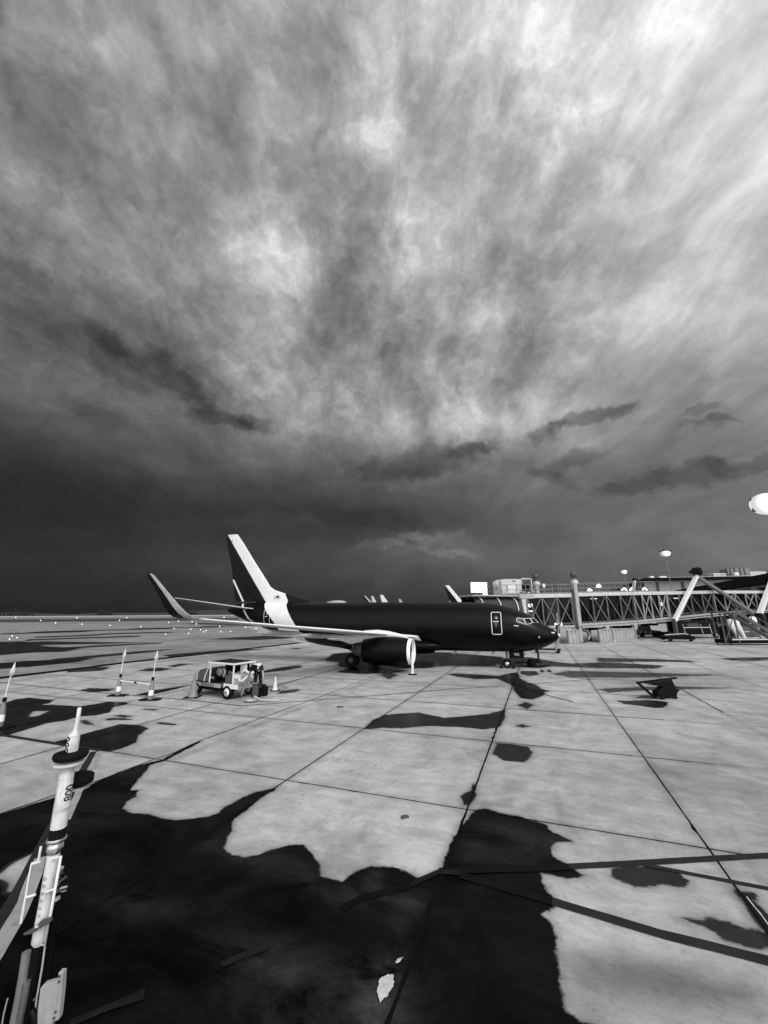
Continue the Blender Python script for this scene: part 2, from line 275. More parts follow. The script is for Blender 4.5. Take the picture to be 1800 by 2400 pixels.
# soft tone: (polygon, brightness factor, softness in metres)
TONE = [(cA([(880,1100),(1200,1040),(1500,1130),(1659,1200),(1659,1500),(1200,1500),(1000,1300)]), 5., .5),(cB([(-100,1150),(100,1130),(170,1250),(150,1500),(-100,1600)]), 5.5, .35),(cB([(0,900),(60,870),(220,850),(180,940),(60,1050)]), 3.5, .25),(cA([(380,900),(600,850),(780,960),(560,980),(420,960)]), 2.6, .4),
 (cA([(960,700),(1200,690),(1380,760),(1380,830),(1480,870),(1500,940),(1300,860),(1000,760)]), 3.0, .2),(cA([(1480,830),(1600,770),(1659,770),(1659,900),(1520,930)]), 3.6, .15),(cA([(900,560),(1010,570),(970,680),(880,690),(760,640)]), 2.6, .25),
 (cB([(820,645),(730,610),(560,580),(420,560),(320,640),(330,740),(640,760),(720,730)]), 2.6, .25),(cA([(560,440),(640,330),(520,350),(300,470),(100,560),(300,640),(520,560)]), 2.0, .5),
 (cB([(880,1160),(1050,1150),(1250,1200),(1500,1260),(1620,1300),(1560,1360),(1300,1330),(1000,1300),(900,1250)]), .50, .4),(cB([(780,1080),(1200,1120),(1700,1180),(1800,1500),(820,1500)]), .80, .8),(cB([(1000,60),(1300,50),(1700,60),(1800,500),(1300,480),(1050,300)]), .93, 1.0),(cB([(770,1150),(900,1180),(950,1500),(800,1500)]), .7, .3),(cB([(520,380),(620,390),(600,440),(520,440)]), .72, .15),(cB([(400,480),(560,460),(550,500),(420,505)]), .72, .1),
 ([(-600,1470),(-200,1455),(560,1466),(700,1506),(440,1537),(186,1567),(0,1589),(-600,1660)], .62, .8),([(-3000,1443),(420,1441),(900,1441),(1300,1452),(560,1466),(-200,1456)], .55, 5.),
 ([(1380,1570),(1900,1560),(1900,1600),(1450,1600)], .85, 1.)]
def HZ(u): return 1434.9-(u-900)*.00612
def gpoly(poly):
    out = []
    for u, v in poly:
        v = max(v, HZ(u)+3.2); p = G(u, v); out.append((p.x, p.y))
    return np.array(out)
def sdf(P, poly):                     # negative inside
    d2 = np.full(len(P), 1e12); ins = np.zeros(len(P), bool)
    bb0, bb1 = poly.min(0)-6, poly.max(0)+6
    idx = np.where((P[:, 0] > bb0[0]) & (P[:, 0] < bb1[0]) & (P[:, 1] > bb0[1]) & (P[:, 1] < bb1[1]))[0]
    Q = P[idx]; dd = np.full(len(Q), 1e12); ii = np.zeros(len(Q), bool)
    for i in range(len(poly)):
        a, b = poly[i], poly[(i+1) % len(poly)]; e = b-a; w = Q-a
        t = np.clip((w@e)/max(e@e, 1e-9), 0, 1); r = w-t[:, None]*e; dd = np.minimum(dd, (r*r).sum(1))
        c = (a[1] <= Q[:, 1]) != (b[1] <= Q[:, 1])
        if c.any():
            xi = a[0]+(Q[:, 1]-a[1])*(b[0]-a[0])/((b[1]-a[1]) if abs(b[1]-a[1]) > 1e-12 else 1e-12)
            ii ^= c & (Q[:, 0] < xi)
    d2[idx] = dd; ins[idx] = ii
    s = np.sqrt(d2); return np.where(ins, -s, s)
rad = np.concatenate([[.6], np.geomspace(3.2, 90, 620), np.geomspace(95, 9000, 90)])
ang = np.radians(np.concatenate([np.linspace(-60, 60, 760), np.linspace(66, 294, 39)]))
NR, NA = len(rad), len(ang)
P = np.stack([np.outer(rad, np.sin(ang)), np.outer(rad, np.cos(ang))], -1).reshape(-1, 2)
wet_shade = np.zeros(len(P)); dep = np.zeros(len(P))  # mask of rain patches plus the painted shade
STR = [[(0,1484),(300,1474),(620,1464),(620,1466),(300,1477),(0,1487)],[(80,1492),(420,1479),(420,1481),(80,1495)],[(-60,1507),(140,1504),(360,1506),(150,1511),(-60,1514)],[(60,1499),(330,1490),(330,1492),(60,1502)],[(0,1526),(240,1512),(380,1506),(380,1508),(200,1518),(0,1532)],[(120,1545),(330,1526),(420,1520),(330,1531),(130,1550)],[(150,1568),(260,1562),(240,1572),(160,1576)],
 [(480,1498),(620,1490),(720,1494),(600,1500)],[(380,1535),(520,1524),(640,1520),(520,1530),(400,1540)],[(0,1560),(160,1548),(200,1550),(60,1564)]]
WET_SHADE += [(q_, .55, .35) for q_ in STR]
for poly, s_, soft in WET_SHADE:
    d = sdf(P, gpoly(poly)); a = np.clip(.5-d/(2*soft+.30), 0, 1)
    wet_shade = np.maximum(wet_shade, a); dd_ = np.clip(a*3, 0, 1)*s_; dep = np.maximum(dep, dd_)
for poly, soft in DRY:
    d = sdf(P, gpoly(poly)); a = np.clip(.5-d/(2*soft+.20), 0, 1); wet_shade *= 1-a; dep *= 1-a
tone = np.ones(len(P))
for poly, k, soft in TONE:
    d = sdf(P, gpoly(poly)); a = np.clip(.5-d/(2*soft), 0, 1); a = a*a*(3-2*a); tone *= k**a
JA = math.radians(69.3); ea = np.array([math.cos(JA), math.sin(JA)]); eb = np.array([-ea[1], ea[0]]); pa, pb = P@ea, P@eb
jd = np.full(len(P), 9.)
for kk in range(-5, 9): jd = np.minimum(jd, abs(pb-({0: -2.65, 1: 2.04, 2: 7.03, 3: 11.35}.get(kk, -2.65+4.7*kk if kk < 0 else 11.5+4.65*(kk-3)))))
for kk in range(0, 22): jd = np.minimum(jd, abs(pa-(10.8+5.42*(kk-1))))
R_ = np.hypot(P[:, 0], P[:, 1]); tone *= 1-.22*np.exp(-(jd/.16)**2)*np.clip(1.5-R_/60, 0, 1)
me = bpy.data.meshes.new('ground'); me.vertices.add(len(P)+1)
me.vertices.foreach_set('co', np.concatenate([np.concatenate([P, np.zeros((len(P), 1))], 1), [[0, 0, 0]]]).astype(np.float32).ravel())
i, j = np.meshgrid(np.arange(NR-1), np.arange(NA), indexing='ij'); j2 = (j+1) % NA
Q = np.stack([i*NA+j, (i+1)*NA+j, (i+1)*NA+j2, i*NA+j2], -1).reshape(-1, 4)
T = np.stack([np.full(NA, len(P)), np.arange(NA), (np.arange(NA)+1) % NA], -1)
nl = Q.size+T.size; me.loops.add(nl); me.loops.foreach_set('vertex_index', np.concatenate([Q.ravel(), T.ravel()]).astype(np.int32))
me.polygons.add(len(Q)+len(T)); me.polygons.foreach_set('loop_start', np.concatenate([np.arange(len(Q))*4, Q.size+np.arange(len(T))*3]).astype(np.int32))
me.update(calc_edges=True); me.validate()
for nm, arr in (('wet_shade', wet_shade), ('dep', dep), ('tone', tone)):
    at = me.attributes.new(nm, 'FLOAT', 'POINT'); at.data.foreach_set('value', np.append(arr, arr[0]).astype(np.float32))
gm = bpy.data.materials.new('rain_damp_concrete'); gm.use_nodes = True; n = NT(gm.node_tree); b = n.n['Principled BSDF']
pos = n.new('ShaderNodeNewGeometry').outputs['Position']
def attr(nm): return n.new('ShaderNodeAttribute', attribute_name=nm).outputs['Fac']
JA = math.radians(69.3)
sl = n.mapping(pos, rot=(0, 0, -JA))                                 # slab axes
brush = n.noise(n.mapping(sl, sc=(1.5, .6, 1)), 1.3, 9, .7, .8)
brush2 = n.noise(n.mapping(sl, sc=(1.3, .8, 1)), 7., 7, .75, .3)
big = n.noise(pos, .13, 5, .6, .4); mid = n.noise(pos, .9, 6, .62, .3); fine = n.noise(pos, 14., 4, .6); grit = n.noise(pos, 60., 3, .7)
k = n.mapr(big, .3, .7, .74, 1.22); k = n.math('MULTIPLY', k, n.mapr(mid, .25, .75, .70, 1.24)); k = n.math('MULTIPLY', k, n.mapr(n.noise(n.mapping(sl, sc=(.25, 1.4, 1)), .55, 8, .7, .8), .56, .70, 1., .80)); k = n.math('MULTIPLY', k, n.mapr(n.noise(pos, 5., 8, .72, .5), .55, .70, 1., .72)); k = n.math('MULTIPLY', k, n.mapr(brush, .25, .75, .74, 1.24))
k = n.math('MULTIPLY', k, n.mapr(brush2, .25, .75, .90, 1.1)); k = n.math('MULTIPLY', k, n.mapr(fine, .25, .75, .93, 1.07)); k = n.math('MULTIPLY', k, n.mapr(grit, .25, .75, .84, 1.16))
spots = n.mapr(n.noise(pos, 2.3, 3, .5), .70, .76, 1., .55); k = n.math('MULTIPLY', k, spots)
vor = n.new('ShaderNodeTexVoronoi', feature='F1'); n.put(vor.inputs['Vector'], n.mapping(sl, sc=(1/5.42, 1/4.65, .0001), loc=(-.0, .06, 0))); vor.inputs['Scale'].default_value = 1.; vor.inputs['Randomness'].default_value = 0.
k = n.math('MULTIPLY', k, n.mapr(vor.outputs['Color'], 0, 1, .90, 1.10))
base = n.math('MULTIPLY', k, .385)
ee = n.math('ADD', attr('wet_shade'), n.math('MULTIPLY', n.math('SUBTRACT', n.noise(pos, 2.6, 8, .72), .5), .8))
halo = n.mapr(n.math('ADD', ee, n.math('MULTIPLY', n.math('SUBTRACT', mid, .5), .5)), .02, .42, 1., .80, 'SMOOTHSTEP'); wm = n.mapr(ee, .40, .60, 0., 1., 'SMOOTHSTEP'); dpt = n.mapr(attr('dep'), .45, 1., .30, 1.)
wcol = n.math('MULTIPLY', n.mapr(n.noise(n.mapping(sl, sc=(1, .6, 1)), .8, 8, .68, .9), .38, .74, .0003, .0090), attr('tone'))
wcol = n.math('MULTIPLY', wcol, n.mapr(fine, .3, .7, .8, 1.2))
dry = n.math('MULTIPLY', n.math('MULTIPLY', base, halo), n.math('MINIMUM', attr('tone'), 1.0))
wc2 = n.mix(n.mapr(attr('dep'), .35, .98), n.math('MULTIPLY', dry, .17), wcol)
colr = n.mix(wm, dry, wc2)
n.l.new(colr, b.inputs['Base Color']); n.put(b.inputs['Roughness'], n.mix(wm, n.mapr(mid, .3, .7, .55, .72), n.mapr(mid, .3, .7, .16, .3)))
n.put(b.inputs['Specular IOR Level'], n.mix(wm, .2, .035))
bp = n.new('ShaderNodeBump'); bp.inputs['Strength'].default_value = .35; bp.inputs['Distance'].default_value = .01; n.l.new(n.math('ADD', fine, grit), bp.inputs['Height']); n.l.new(bp.outputs[0], b.inputs['Normal'])
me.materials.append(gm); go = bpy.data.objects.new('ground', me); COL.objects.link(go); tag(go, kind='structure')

# joints, painted lines: thin sheets a few mm up
eA = Vector((math.cos(JA), math.sin(JA), 0)); eB = Vector((-eA.y, eA.x, 0))
def strip(name, pts, w, m, z=.004, jit=.25, step=.25, label=None):
    mb = MB(); ln = []
    for a, b_ in zip(pts[:-1], pts[1:]):
        L = (b_-a).length; k_ = max(1, min(260, int(L/step)))
        for q in range(k_): ln.append(a.lerp(b_, q/k_))
    ln.append(pts[-1]); vs = []
    for q, p in enumerate(ln):
        d = (ln[min(q+1, len(ln)-1)]-ln[max(q-1, 0)]).normalized(); nn = Vector((-d.y, d.x, 0))
        w0 = w/2*(1+jit*random.uniform(-1, 1)+(2.2*random.random()**2 if jit > .2 and random.random() < .09 else 0)); w1 = w/2*(1+jit*random.uniform(-1, 1))
        vs += [Vector((p.x, p.y, z))+nn*w0, Vector((p.x, p.y, z))-nn*w1]
    mb.add(vs, [(2*q, 2*q+1, 2*q+3, 2*q+2) for q in range(len(ln)-1)])
    return mb.build(name, m)
def joinall(name, objs, **k):
    o = objs[0]; bm = bmesh.new()
    for q in objs: bm.from_mesh(q.data)
    me = bpy.data.meshes.new(name); bm.to_mesh(me); bm.free(); me.materials.append(o.data.materials[0])
    for q in objs: bpy.data.objects.remove(q)
    r = bpy.data.objects.new(name, me); COL.objects.link(r); return tag(r, **k)
mjoint = mat('tar_joint', .005, .7, spec=.03)
js = []
for kk in range(-5, 9):
    off = {0: -2.65, 1: 2.04, 2: 7.03}.get(kk, -2.65+4.7*kk if kk < 0 else 11.5+4.65*(kk-3))
    if kk == 3: continue
    st0 = 24. if kk == -1 else (40. if kk < -1 else 2.5)
    p0 = eB*off+eA*2.5; p1 = eB*off+eA*150
    js.append(strip('j', [eB*off+eA*q_ for q_ in (st0, 14, 28, 48, 150) if q_ >= st0], {0: .035, 1: .05, 2: .045, 3: .07}.get(kk, .06), mjoint, step=.22))
js.append(strip('j', [G(u, v) for u, v in cA([(-400,690),(-100,567),(0,530),(150,480),(300,425),(430,385),(560,335),(650,300),(760,263),(860,216),(960,180),(1040,150),(1130,115),(1300,55),(1450,0)])+[(899,1575),(1030,1533)]], .06, mjoint, jit=.35, step=.15))
for kk in range(0, 22):
    off = 10.8+5.42*(kk-1)
    if kk == 0: continue
    lo = 30 if kk in (1,) or kk > 7 else 4.5
    js.append(strip('j', [eA*off-eB*lo, eA*off-eB*min(8, lo-.5), eA*off+eB*14, eA*off+eB*60], .035 if kk < 3 else .05, mjoint, z=.0045, step=.22))
joinall('slab_joints', js, kind='structure')
mp = mat('faded_dark_marking', .022, .7, spec=.06, dirt=.0, var=.3, scale=2.); mpl = mat('worn_pale_marking', .30, .6, var=.3, scale=2., dirt=.4); mdr = mat('dark_drain_line', .006, .7, spec=.05)
def PX(l): return [G(u, v) for u, v in l]
ms = [strip('s', PX(cB([(800,760),(1000,750),(1659,712),(1900,700)])), .17, mp, .012, .06), strip('s', PX(cB([(728,911),(1200,1052),(1659,1168),(1900,1225)])), .19, mp, .0125, .06),
      strip('s', PX(cB([(1120,752),(1500,825),(1659,855),(1800,885)])), .11, mp, .013, .1), strip('s', PX(cA([(-100,170),(0,190),(240,228),(436,256)])), .16, mp, .012, .1),
      strip('s', PX(cA([(408,262),(330,400),(200,640),(90,860),(-60,1100),(-150,1250)])), .24, mp, .012, .08), ]
joinall('dark_markings', ms, kind='structure')
ms = [strip('s', PX(cA([(430,262),(360,395),(285,560)])), .16, mpl, .013, .08), strip('s', PX(cA([(180,720),(110,905),(60,1000),(0,1100),(-80,1230)])), .22, mpl, .013, .1),
      ]
joinall('pale_markings', ms, kind='structure')
mpw = mat('wet_pale_marking', .013, .7, spec=.03, var=.4, scale=3.)
joinall('wet_pale_markings', [strip('s', PX(cA([(960,1188),(1060,1140),(1170,1100)])), .10, mpw, .013, .3), strip('s', PX(cB([(115,843),(150,822),(240,782),(330,790)])), .11, mpw, .0135, .2), strip('s', PX(cA([(300,1440),(480,1370),(620,1325)])), .10, mat('wet_dark_marking', .008, .6, spec=.1, var=.4, scale=3.), .0138, .3)], kind='structure')
mdd = mat('wet_marking', .0015, .4, spec=.1, var=.4, scale=1.5)
joinall('wet_markings', [strip('s', PX(cB([(240,779),(660,768),(800,760)])), .17, mdd, .0119, .06), strip('s', PX(cB([(330,797),(728,911)])), .18, mdd, .0124, .06), strip('s', PX(cA([(1480,942),(1580,890),(1659,872)])+cB([(100,845)])), .15, mdd, .0128, .06)], kind='structure')
joinall('drain_channel', [strip('s', PX([(-300,1628),(0,1589),(186,1567),(292,1553),(440,1537),(705,1506)]), 1.35, mdr, .006, .12, 1.2)], kind='structure')
joinall('cable_lines', [strip('s', PX([(-60,1595),(0,1600),(180,1618),(255,1626),(440,1641),(567,1655),(730,1642),(900,1629),(1050,1616),(1200,1607),(1400,1591)]), .07, mjoint, .0155, .15, .6),
    strip('s', PX([(1215,1605),(1260,1624),(1345,1646)]), .08, mp, .016, .4, .3), strip('s', PX([(587,1624),(617,1630),(645,1621),(673,1613),(662,1610),(625,1609)]), .06, mjoint, .0165, .1, .5), strip('s', PX([(625,1609),(680,1598),(730,1585)]), .06, mjoint, .0165, .1, .5)], kind='structure')
# puddles whose sky reflection is painted in as a pale base colour
mpud = mat('painted_sky_sheen', .50, .12, spec=.5, var=.35, scale=9.)
for nm, pl, lab in (('puddle', cB([(-20,1345),(-30,1290),(-18,1240),(15,1222),(42,1226),(44,1262),(22,1308)]), 'bright white shining puddle on the dark soaked concrete at the bottom'), ('puddle', cB([(48,1176),(60,1155),(84,1150),(70,1168)]), 'tiny pale puddle just above the bright white one')):
    ps = [G(u, v, .018) for u, v in pl]; ps = [ps[i].lerp(ps[(i+1) % len(ps)], q/6)+Vector((random.uniform(-.012, .012), random.uniform(-.012, .012), 0)) for i in range(len(ps)) for q in range(6)]; mb = MB(); mb.add(ps, [tuple(range(len(ps)))]); tag(mb.build(nm, mpud), kind='structure')
joinall('painted_glint', [strip('s', PX(cB([(1568,893),(1600,935),(1640,985),(1670,1025)])), .014, mpud, .018, .8, .1)], kind='structure')  # pale strip painting a sky glint along the joint

# ------------------------------------------------------------------ far field
def sheet(name, pts, m, z, **k):
    mb = MB(); mb.add([Vector((p[0], p[1], z)) for p in pts], [tuple(range(len(pts)))]); return tag(mb.build(name, m), **k)
mgrass = mat('dry_dark_grass', .022, .9, var=.4, scale=.05); mrun = mat('runway_concrete', .42, .7, var=.1, scale=.02)
def FP(l): return [G(u, HZ(u)+d) for u, d in l]
sheet('grass_strip', FP([(-1500,19),(0,18),(430,17),(560,15.5),(560,11.5),(430,11),(0,11.5),(-1500,12)]), mgrass, .05, kind='structure')
sheet('grass_strip', FP([(425,24.5),(470,22),(560,25),(600,29),(520,28)]), mgrass, .05, kind='structure')
sheet('runway', FP([(-1500,6.5),(0,6.2),(560,6),(900,6),(1000,4.2),(560,4.2),(0,4.2),(-1500,4.2)]), mrun, .08, kind='structure')
sheet('grass_field', [(-9000, 1050), (9000, 1050), (9000, 8900), (-9000, 8900)], mgrass, .12, kind='structure')
mb = MB(); nx = 160
rows = []
for r_ in range(4):
    row = []
    for q in range(nx+1):
        t = q/nx; x = -4200+7400*t; hgt = (6+14*math.sin(t*9+1)**2+9*math.sin(t*31)+5*math.sin(t*70+2))*max(.25, 1-t*.6)
        hgt = max(3, hgt)*[0, 1, .8, 0][r_]; row.append(Vector((x, 2200+r_*160+60*math.sin(q), hgt+.1)))
    rows.append(row)
mb.loft(rows, closed=False); tag(mb.build('hills', mat('far_hills', .02, .95, scale=.01)), kind='structure')
# low bushes on the skyline
for k_, (u, v, w) in enumerate([(40,1426,34),(245,1427.5,12),(445,1430,16)]):
    p = AY(u, v, 1500); mb = MB(); s_ = 1500/F
    for q in range(70):
        a = random.uniform(-1, 1); r_ = s_*random.uniform(.8, 1.9)*(1-.6*abs(a)**2); c = Vector((p.x+a*w*s_*1.3, 1500+random.uniform(-20, 20), (p.z-r_*.4)*(random.uniform(.45, 1.)-.25*abs(a))))
        mb.lathe([(r_*.1, -r_*.4), (r_, 0), (r_*.8, r_*.4), (r_*.1, r_*.6)], 7, c)
    for q in range(40): a = random.uniform(-1, 1); mb.lathe([(s_*.3, -2), (s_*1.8, 2), (s_*.9, p.z*.6*(1-.5*a*a))], 6, (p.x+a*w*s_*1.2, 1500+random.uniform(-15, 15), 0))
    tag(mb.build('bush', mgrass), ['long dark bush line on the skyline at the far left', 'small dark bush on the far skyline above the taxiway', 'dark bush on the skyline between winglet and tail'][k_], 'bush', 'bushes on the far skyline')
# airfield lights
def airlight(): 
    t = thing('airfield_light', (0, 0, 0), 'small bright ground light on the airfield', 'light')
    MB().lathe([(.12, 0), (.12, .12), (.08, .14)], 10).build('base', M['grey'], t); MB().lathe([(.17, .14), (.20, .22), (.14, .33), (.03, .37)], 10).build('lamp', M['lamp'], t); return t
al = airlight(); first = True; LI = 0
LP_ = [(28,1492),(22,1499.5),(40,1496),(95,1455.5),(280,1455),(130,1461),(192,1464),(330,1470),(395,1459.5),(408,1474),(388,1488),(447,1476),(442,1486),(470,1477.5),(483,1479),(477,1482),(518,1482),(540,1481),(460,1463.5),(515,1469),(450,1458.5),(418,1457),(575,1471),(37,1448),(180,1449),(297,1449),(258,1467),(525,1448),(600,1474)]
for (u, v) in LP_:
    p = G(u, v); o = al if first else copy_tree(al); first = False; o.location = (p.x, p.y, 0)
    s_ = min(2.6, max(.5, p.y/190)) ; o.scale = (s_, s_, s_)
    far = v < 1458
    o['group'] = 'lights along the far taxiway' if far else ('three lights beside the left edge of the apron' if u < 60 else 'lights on the apron beyond the wing')
    LI += 1
    o['label'] = 'tiny white light in the far row near the horizon' if far else ({22: 'bright star-like ground light, lowest of the trio near the left edge', 28: 'bright star-like ground light, topmost of the trio near the left edge', 40: 'bright star-like ground light, rightmost of the trio near the left edge'}.get(u, '') if u < 60 else 'small bright ground light scattered on the grey apron beyond the winglet')

# ------------------------------------------------------------------ airliner (body frame: x aft from the nose, y starboard, z up)
def pchip(xs, ys):
    xs = np.array(xs, float); ys = np.array(ys, float); h = np.diff(xs); dl = np.diff(ys)/h; m = np.zeros(len(xs)); m[0] = dl[0]; m[-1] = dl[-1]
    for i in range(1, len(xs)-1): m[i] = 0 if dl[i-1]*dl[i] <= 0 else (h[i-1]+h[i])*2*dl[i-1]*dl[i]/((h[i-1]+h[i])*(dl[i-1]+dl[i]))
    def fn(x):
        x = min(max(x, xs[0]), xs[-1]); i = min(len(xs)-2, max(0, int(np.searchsorted(xs, x))-1)); t = (x-xs[i])/h[i]
        return (2*t**3-3*t*t+1)*ys[i]+(t**3-2*t*t+t)*h[i]*m[i]+(-2*t**3+3*t*t)*ys[i+1]+(t**3-t*t)*h[i]*m[i+1]
    return fn
ftop = pchip([0,.08,.22,.7,1.29,1.8,2.57,3.15,3.62,4.05,5,6.5,9,20,26,29,31,32.2],[2.60,2.78,2.95,3.28,3.57,4.02,4.46,4.68,4.84,4.97,5.18,5.31,5.36,5.48,5.58,5.55,5.42,5.20])
fbot = pchip([0,.12,.35,1.1,2.3,3.2,4.5,6,18,20.5,23,26,29,31,32.2],[2.48,2.30,2.12,1.72,1.38,1.30,1.27,1.26,1.26,1.42,1.85,2.55,3.45,4.15,4.62])
fwid = pchip([0,.12,.4,1,2,3,4,5,6.5,18,21,24,27,30,31.5,32.2],[.04,.27,.52,.92,1.36,1.62,1.76,1.84,1.88,1.88,1.85,1.66,1.25,.68,.36,.16])
def fsurf(x, z):
    a, t, b_ = fwid(x), ftop(x), fbot(x); zc, bb = (t+b_)/2, (t-b_)/2; return a*math.sqrt(max(0, 1-((z-zc)/bb)**2))
HD = 2.8310; PO = Vector((14.10, 33.81, 0)); ax_ = Vector((math.cos(HD), math.sin(HD), 0)); st_ = Vector((-ax_.y, ax_.x, 0))
def onfus(u, v, lift=.012):
    r = ray(u, v).normalized(); o = Vector((0, 0, H))-PO; t = 20.0; best = (1e9, (.1, .1, 2.6))
    while t < 60:
        p = o+r*t; x, y, z = p.dot(ax_), p.dot(st_), p.z
        if 0.02 < x < 32.2:
            T_, B_ = ftop(x), fbot(x); a = fwid(x)
            q = (y/a)**2+((z-(T_+B_)/2)/((T_-B_)/2))**2
            if q < best[0]: best = (q, (x, y, z))
            if q < 1: break
        t += .01
    x, y, z = best[1]
    return Vector((x, y+lift, z))
def livery(name, band, dark=.0025, stripe=None, rough=.3):
    m = bpy.data.materials.new(name); m.use_nodes = True; n = NT(m.node_tree); b = n.n['Principled BSDF']
    o = n.new('ShaderNodeTexCoord').outputs['Object']; s = n.new('ShaderNodeSeparateXYZ'); n.l.new(o, s.inputs[0]); x, z = s.outputs[0], s.outputs[2]
    def curve(pts):      # pts (z, x)
        r = n.new('ShaderNodeFloatCurve'); c = r.mapping.curves[0]; n.put(r.inputs[1], n.mapr(z, 1., 14.))
        P2 = [((q-1)/13, (w-20)/14) for q, w in pts]; c.points[0].location = P2[0]; c.points[1].location = P2[-1]
        for q in P2[1:-1]: c.points.new(*q)
        for q in c.points: q.handle_type = 'VECTOR'
        r.mapping.update(); return n.math('ADD', n.math('MULTIPLY', r.outputs[0], 14.), 20.)
    k = None
    for L_, R_ in band:
        q = n.math('MULTIPLY', n.math('GREATER_THAN', x, curve(R_)), n.math('LESS_THAN', x, curve(L_)))
        k = q if k is None else n.math('MAXIMUM', k, q)
    v = n.mapr(n.noise(o, 1.2, 4, .5), .3, .7, .95, 1.04); pan = n.mapr(n.noise(n.mapping(o, sc=(.2, 1, 3)), 3., 4, .6), .3, .7, .95, 1.03)
    c = n.math('MULTIPLY', n.mix(k, dark, .70), n.math('MULTIPLY', v, pan)); n.l.new(c, b.inputs['Base Color']); b.inputs['Roughness'].default_value = rough; b.inputs['Specular IOR Level'].default_value = .13
    return m
fusL = [(1.0,24.5),(2.6,25.1),(3.49,25.6),(4.17,26.2),(4.82,26.95),(5.27,27.3),(5.62,27.62),(14,27.7)]
fusR = [(1.0,22.0),(2.3,22.5),(3.32,23.1),(4.26,23.85),(4.99,24.45),(5.6,25.0),(14,25.05)]
sL = [(1.0,27.4),(3.5,28.6),(3.97,29.25),(4.9,29.95),(5.7,30.65),(14,30.7)]; sR = [(1.0,27.15),(3.5,28.35),(3.97,29.0),(4.9,29.7),(5.7,30.4),(14,30.4)]
fL = [(1,27.6),(5.6,27.62),(13.03,33.19),(14,33.9)]; fR = [(1,25.0),(5.74,25.05),(6.42,25.45),(6.5,24.0),(14,24)]
gL = [(1,30.5),(5.6,30.52),(8.1,32.1),(8.3,31.0),(14,31)]; gR = [(1,30.2),(5.6,30.25),(8.0,31.8),(8.2,33),(14,33)]
def foil(secs, s0, s1, n=9):
    ss = [s0+(s1-s0)*(.5-.5*math.cos(math.pi*i/n)) for i in range(n+1)]
    th = lambda s: 5*(.2969*math.sqrt(s)-.1260*s-.3516*s*s+.2843*s**3-.1036*s**4)
    rings = []
    for x0, x1, y, z, t, ny, nz in secs:
        c = x1-x0; up = [(x0+s*c, y+ny*th(s)*t*c*.5*1., z+nz*th(s)*t*c*.5*1.) for s in ss]; dn = [(x0+s*c, y-ny*th(s)*t*c*.5, z-nz*th(s)*t*c*.5) for s in ss[::-1]]
        rings.append([Vector(p) for p in up+dn])
    return MB().loft(rings)
